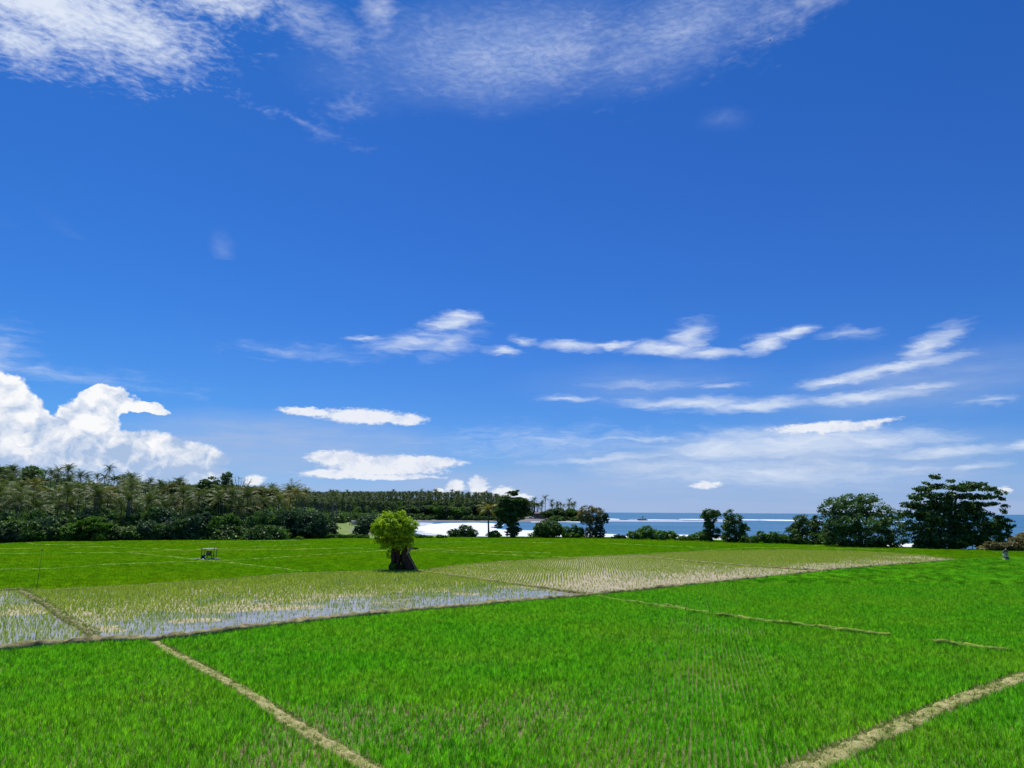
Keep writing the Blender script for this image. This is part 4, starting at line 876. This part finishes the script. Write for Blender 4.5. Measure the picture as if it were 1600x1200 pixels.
for i in range(34):
    px = 628+i*7.2+rng.uniform(-2, 2) if i < 24 else 852+(i-24)*5.6; Y = rng.uniform(1095, 1135) if px < 800 else rng.uniform(1135, 1175); X = atY(px, Y)
    if px > 812 and px < 850: continue
    q2 = np.array([[X, Y]])
    while inpoly(q2, SEAPOLY)[0] or dist_line(q2, COAST)[0] < 26: Y += 6; X = atY(px, Y); q2 = np.array([[X, Y]])
    place('tree', 'shore_tree', X, Y, rng.uniform(1.5, 2.3), rng.uniform(.95, 1.45)*(1 if px < 800 else .9), random.choice(['leaf_dark', 'leaf_bluish', 'leaf_mid']), 'big broadleaf tree on the far headland shore', 'tree', 'shore trees of the far headland')
# ------------------------------------------------------------ sea foam
def foam(name, L, z, mat, label, step=6, jag=5.0, holes=0.0):
    poly = [at(x, y, SEA) for x, y in L]
    p = dens(poly+[poly[0]], step)[:-1]; p = p+np.column_stack([fbm(p, .05, 3)-.5, fbm(p+77, .05, 3)-.5])*jag*2
    me = bpy.data.meshes.new(name); me.from_pydata([(x, y, z) for x, y in p], [], [list(range(len(p)))]); me.update()
    o = link(name, me, M[mat]); tag(o, label, 'surf', kind='stuff'); return o
foam('surf', [(649,824),(652,828),(668,833),(700,838),(720,845),(850,845),(990,843),(975,836.5),(943,834.5),(905,832.5),(845,829.5),(795,828),(775,827),(768,823.5),(790,820.5),(768,817.6),(740,816.8),(700,817.5),(672,819)], SEA+.12, 'foam', 'broad white surf washing into the bay behind the palm')
foam('foam_lace', [(640,818),(655,816.5),(680,817),(652,823),(655,829),(690,837),(712,845),(700,846),(665,838),(645,830)], SEA+.08, 'wet_sand', 'thin foam film on the wet sand left of the surf', 5, 3)
foam('surf', [(828,815.3),(850,814.6),(880,814.6),(905,814.8),(910,816.4),(880,815.7),(835,816.2)], SEA+.1, 'foam', 'thin white wave line below the far headland', 12, 4)
foam('surf', [(1040,835),(1075,836),(1100,840),(1130,838),(1160,842),(1190,843),(1190,852),(1040,852)], SEA+.12, 'foam', 'white surf glimpsed through the gap in the hedge', 6, 4)
foam('surf', [(1380,850),(1450,850),(1450,862),(1380,862)], SEA+.12, 'foam', 'white surf glimpsed under the two big right trees', 6, 2)
def crest(L, h_, w_, label):
    p = dens([at(x, y, SEA) for x, y in L], 12); mb = MB(); n_ = len(p); prof = [(-1, 0), (-.5, .9), (0, 1), (.6, .5), (1.2, 0)]
    V = []
    for i, q_ in enumerate(p):
        e_ = math.sin(math.pi*(i+.3)/(n_-.4))**.35; hh = .7*h_*e_*(.55+.9*fbm(np.array([q_]), .02, 2)[0]); ww = w_*e_*(.5+fbm(np.array([q_+300]), .015, 2)[0])
        off = (vnoise(np.array([q_]), .01)[0]-.5)*30
        for u_, t_ in prof: V.append((q_[0], q_[1]+off+u_*ww, SEA-.05+hh*t_))
    f = [[i*5+j, (i+1)*5+j, (i+1)*5+j+1, i*5+j+1] for i in range(n_-1) for j in range(4)]
    o = link('breaking_wave', npmesh('breaking_wave', V, f), M['foam'], smooth=True); tag(o, label, 'wave', 'white waves breaking on the reef')
crest([(905,811.3),(930,811.5),(968,811.9)], 2.6, 26, 'white breaker at the left end of the reef, beside the brownish tree')
crest([(983,811.6),(1000,811.8),(1030,812.4),(1065,812.6)], 1.2, 22, 'thin breaker behind the dark islet on the reef')
crest([(1060,811.6),(1090,812.2),(1130,812.9),(1150,813)], 1.9, 24, 'white breaker on the reef left of the umbrella tree')
crest([(1150,812.6),(1180,813),(1215,813.2),(1262,813.6)], 2.2, 20, 'bright breaker on the reef right of the conical tree')
crest([(1195,813.6),(1250,813.9),(1330,814.4),(1420,815)], 1.0, 16, 'long thin breaker on the reef running behind the big trees')
crest([(970,813.6),(1010,814),(1075,814.6)], .7, 16, 'low wash of foam in front of the dark islet')
foam('reef_foam', [(905,813),(960,812.9),(1075,813.6),(1150,814),(1150,815.2),(1060,815.2),(960,814.8),(905,814.6)], SEA+.1, 'wet_sand', 'pale shallow foam over the reef flat', 20, 12)
for (y_, a0, a1) in [(822,985,1080),(831,980,1060),(827,1175,1235)]:
    foam('ripple_band', [(a0,y_),((a0+a1)/2,y_-.5),(a1,y_+.2),((a0+a1)/2,y_+.5)], SEA+.09, 'wet_sand', 'faint pale ripple line on the calm lagoon water', 12, 4) if False else None
# dark islet
Xi, Yi = at(1004, 813.5, SEA); root = empty('rock_islet', (Xi, Yi, SEA)); tag(root, 'low dark rock with thin upright shapes on the distant surf line', 'islet')
si = Yi/F; mb = MB(); [mb.box((x*si, 0, .9+rng.uniform(0, .5)), (3.2*si, 6, 2.2), rng.uniform(-.3, .3), jit=.5) for x in (-5.5, -3, -1, 1.5, 4, 6)]
mb.build('rock', M['dark_stone'], root); mb = MB()
for (x, h_, r_) in [(0.3, 5.2, .45), (-3.5, 3.6, .25), (3.6, 3.2, .25), (5.6, 2.6, .2)]: mb.tube([(x*si, 0, 1.5), (x*si, 0, 1.5+h_*.5), (x*si, 0, 1+h_)], r_, 6)
mb.build('stem', M['dark_stone'], root); v, f, a_, _ = crown([(.3*si, 0, 6.2, 1.5, 1.2, .7), (3.6*si, 0, 4.2, .9, .8, .5)], .7, .4, 1.2, 14); link('tuft', npmesh('tuft', v, f, a_), M['leaf_dark'], root)

# ------------------------------------------------------------ pavilion on the headland
Yp = 1140; X = atY(840, Yp); z0 = max(h1(X, Yp), -.3); sp_ = Yp/F; zf = zat(840, 809.2, Yp)
root = empty('pavilion', (X, Yp, z0)); tag(root, 'open pavilion with hipped roof and pale columns at the headland shore', 'pavilion')
MB().box((0, 0, (zf-z0)/2-.5), (16*sp_, 10, zf-z0+1)).build('terrace', M['dark_stone'], root)
hc = 4.3*sp_; b0 = zf-z0
for x in (-6, -3.6, -1.2, 1.2, 3.6, 6):
    for y in (-4, 4): MB().box((x*sp_, y, b0+hc/2), (.75, .75, hc)).build('column', M['wall_pale'], root)
MB().box((0, 2.5, b0+hc/2), (10*sp_, .3, hc)).build('back_wall', M['timber'], root)
v = [(-7.5*sp_, -6, b0+hc), (7.5*sp_, -6, b0+hc), (7.5*sp_, 6, b0+hc), (-7.5*sp_, 6, b0+hc), (-4*sp_, 0, b0+hc+4.2*sp_), (4*sp_, 0, b0+hc+4.2*sp_)]
link('roof', npmesh('roof', v, [[0, 1, 5, 4], [1, 2, 5, 5], [2, 3, 4, 5], [3, 0, 4, 4], [3, 2, 1, 0]]), M['thatch'], root)
mb = MB(); mb.box((0, 0, 1.2), (5*sp_, 5, 2.6), jit=.1)
o = mb.build('low_wall', M['wall_pale']); X2 = atY(829, Yp-4); o.location = (X2, Yp-4, zat(829, 809, Yp)-.5); tag(o, 'pale low wall block left of the headland pavilion', 'wall')
o = MB().box((0, 0, 0), (30*sp_, 3, 3.0), jit=.3).build('sea_wall', M['dark_stone']); o.location = (atY(835, Yp-12), Yp-12, zat(835, 811.3, Yp-12)); tag(o, 'dark stone sea wall below the headland pavilion', 'wall')
# driftwood and beached logs on the far beach
lg = [MB().tube([(-3, 0, .3), (0, .2, .5), (3.2, 0, .35)], [.35, .42, .25], 7, wob=.1).mesh('driftwood_log') for _ in range(3)]
for l_ in lg: l_.materials.append(M['pale_wood'])
for i in range(46):
    Y = rng.uniform(1105, 1175); px = rng.uniform(645, 790); X = atY(px, Y); o = bpy.data.objects.new('driftwood_log', random.choice(lg)); COL.objects.link(o)
    o.location = (X, Y, h1(X, Y)-.1); s_ = rng.uniform(.8, 2.2); o.scale = (s_, s_, s_); o.rotation_euler = (rng.normal(0, .1), rng.normal(0, .15), rng.normal(0, .8)); tag(o, 'grey driftwood log on the far beach under the trees', 'log', 'driftwood logs on the far beach')
# grey wall by the meadow
Yw = 560; o = MB().box((0, 0, 1.6), (9*Yw/F, .4, 3.2)).build('garden_wall', M['wall_pale']); X = atY(554, Yw); o.location = (X, Yw, h1(X, Yw)-.2); tag(o, 'short grey wall at the back of the small meadow', 'wall')
for px, Y in [(526, 560), (548, 540)]:
    X = atY(px, Y); palm(X, Y, zat(px, 776, Y), 'palm_dark', ['coconut palm with bare trunk behind the left part of the meadow', 'coconut palm with bare trunk beside the grey meadow wall'][px > 530], None, 1.0)

# ------------------------------------------------------------ field shelter
g2 = at(326, 876); ss_ = g2[1]/F; root = empty('field_shelter', (g2[0], g2[1], 0)); tag(root, 'small open shelter of dark posts with flat pale roof standing in the rice', 'shelter')
for (x, y) in [(-1.15, -.7), (1.15, -.7), (-1.15, .7), (1.15, .7)]:
    MB().box((x, y, 1.15+(.12 if x > 0 else 0)), (.1, .1, 2.3+(.25 if x > 0 else 0)), 0, tilt=.03).build('post', M['timber'], root)
MB().box((0, 0, 2.26), (2.6, 1.8, .1), 0, tilt=-.01, jit=.02).build('roof', M['roof_pale'], root)
MB().box((-.1, 0, 1.0), (1.9, 1.2, .1), jit=.01).build('bench', M['brown_box'], root)
for x in (-.75, -.15, .65): MB().box((x, -.45, .5), (.12, .1, .95)).build('bench_leg', M['timber'], root)
o = MB().box((0, 0, .35), (.95, .6, .8), .1, jit=.1).build('sack', M['brown_box']); o.location = (g2[0]-.1, g2[1]+.1, 1.06); tag(o, 'pale brown sack on the bench of the field shelter', 'sack')
mb = MB(); 
for k_ in range(5): mb.box((-.05+.11*k_, rng.uniform(-.05, .05), .45), (.12, .08, .95+rng.uniform(-.1, .1)), .1, jit=.03)
o = mb.build('cloth', M['blue_cloth']); o.location = (g2[0]-.95, g2[1]-.78, .12); tag(o, 'dark blue cloth hanging at the left of the field shelter', 'cloth')
for i, (x, y, w_, h_, mt, lb) in enumerate([(-1.5, -1.2, 1.2, .35, 'stone', 'pale rounded stone left before the field shelter'), (.9, -1.2, 1.9, .25, 'stone', 'flat grey slab right before the field shelter'), (1.6, -.9, 1.5, .42, 'stone', 'raised pale slab at the right foot of the field shelter'), (-.35, -1.9, .45, .3, 'plaster', 'small cream stone in front of the field shelter')]):
    mb = MB()
    for j in range(3 if w_ > 1 else 1): mb.box(((j-1)*w_*.3 if w_ > 1 else 0, rng.uniform(-.1, .1), h_/2), (w_*.45, .55, h_), rng.uniform(-.2, .2), jit=.07)
    o = mb.build('stone_slab', M[mt]); o.location = (g2[0]+x, g2[1]+y, .12); tag(o, lb, 'stone')
mb = MB(); p_ = [(g2[0]-2.8, g2[1]-.6), (g2[0]+2.8, g2[1]-.5)]; ribbon('earth_mound', p_, 3.0, .2, M['bank_soil'], .4)
# thin pole at the left
g3 = at(57, 925); root = empty('bamboo_pole', (g3[0], g3[1], 0)); tag(root, 'thin tall pole with a dark knob standing in the left rice', 'pole')
hp = zat(59, 859, g3[1]); MB().tube([(0, 0, 0), (.05, 0, hp*.5), (.15, 0, hp)], [.03, .025, .015], 6).build('shaft', M['timber'], root); MB().box((.15, 0, hp), (.12, .12, .16), jit=.02).build('knob', M['timber'], root)
# small stone shrine at the right
g4 = at(1572.5, 877); s4 = g4[1]/F; root = empty('stone_shrine', (g4[0], g4[1], 0)); tag(root, 'small cream shrine on a grey stone base at the right edge of the rice', 'shrine')
MB().box((0, 0, .3), (.95, .8, .6), jit=.02).build('base', M['stone'], root)
MB().box((0, 0, .72), (.88, .7, .24), jit=.02).build('plinth', M['dark_stone'], root)
MB().box((-.06, 0, 1.3), (.74, .6, .92), jit=.02).box((-.06, -.31, 1.0), (.5, .1, .3), jit=.02).build('body', M['plaster'], root)
MB().box((-.04, -.32, 1.45), (.34, .03, .42)).build('niche', M['brown_box'], root)
MB().box((-.05, 0, 1.83), (.9, .75, .12)).box((-.05, 0, 1.98), (.7, .6, .18)).box((.02, 0, 2.18), (.4, .4, .24)).build('roof', M['dark_stone'], root)
MB().box((.12, 0, 2.4), (.14, .14, .2), jit=.02).build('finial', M['plaster'], root)
# a bird high up
d_ = ray(1202.8, 63); d_ = d_/np.linalg.norm(d_)*220; root = empty('bird', (d_[0], d_[1], H+d_[2])); tag(root, 'tiny dark bird high in the blue sky', 'bird')
mb = MB(); mb.tube([(-.22, 0, 0), (-.1, 0, .02), (.05, 0, .03), (.2, 0, .02), (.3, 0, 0)], [.01, .05, .07, .05, .01], 7); o = mb.build('body', M['black'], root, True)
mb = MB(); mb.add([(0, .04, .05), (.16, .04, .05), (.1, .3, .16), (-.02, .55, .06), (0, -.04, .05), (.16, -.04, .05), (.1, -.3, .16), (-.02, -.55, .06)], [[0, 1, 2, 3], [5, 4, 7, 6]]); mb.build('wings', M['black'], root)
# counted labels where only the order tells look-alikes apart
def pxof(o):
    v_ = CM.inverted() @ Vector((o.location.x, o.location.y, o.location.z+4-H, 1)); return 800-F*v_[0]/v_[2]
ones = ['', 'first', 'second', 'third', 'fourth', 'fifth', 'sixth', 'seventh', 'eighth', 'ninth', 'tenth', 'eleventh', 'twelfth', 'thirteenth', 'fourteenth', 'fifteenth', 'sixteenth', 'seventeenth', 'eighteenth', 'nineteenth']
tens = ['', '', 'twent', 'thirt', 'fort', 'fift', 'sixt', 'sevent', 'eight', 'ninet']
def ordn(n):
    if n == 100: return 'hundredth'
    if n > 100: return 'hundred and '+ordn(n-100)
    return ones[n] if n < 20 else tens[n//10]+('ieth' if n % 10 == 0 else 'y-'+ones[n % 10])
BY = {}
for o in COL.objects:
    if o.parent is None and o.get('group'): BY.setdefault((o['group'], o['label']), []).append(o)
for (g_, l_), L_ in BY.items():
    if g_ in ('palms of the far headland', 'driftwood logs on the far beach') or len(L_) < 2: continue
    L_.sort(key=pxof); vis = [o for o in L_ if pxof(o) > -12]
    for i, o in enumerate(vis): o['label'] = '%s from the left, %s' % (ordn(i+1), l_) if i else 'leftmost, '+l_
    out_ = [o for o in L_ if pxof(o) <= -12]
    for i, o in enumerate(out_): o['label'] = '%s beyond the left edge, %s' % (ordn(len(out_)-i), l_)
print('objects', len(bpy.data.objects))
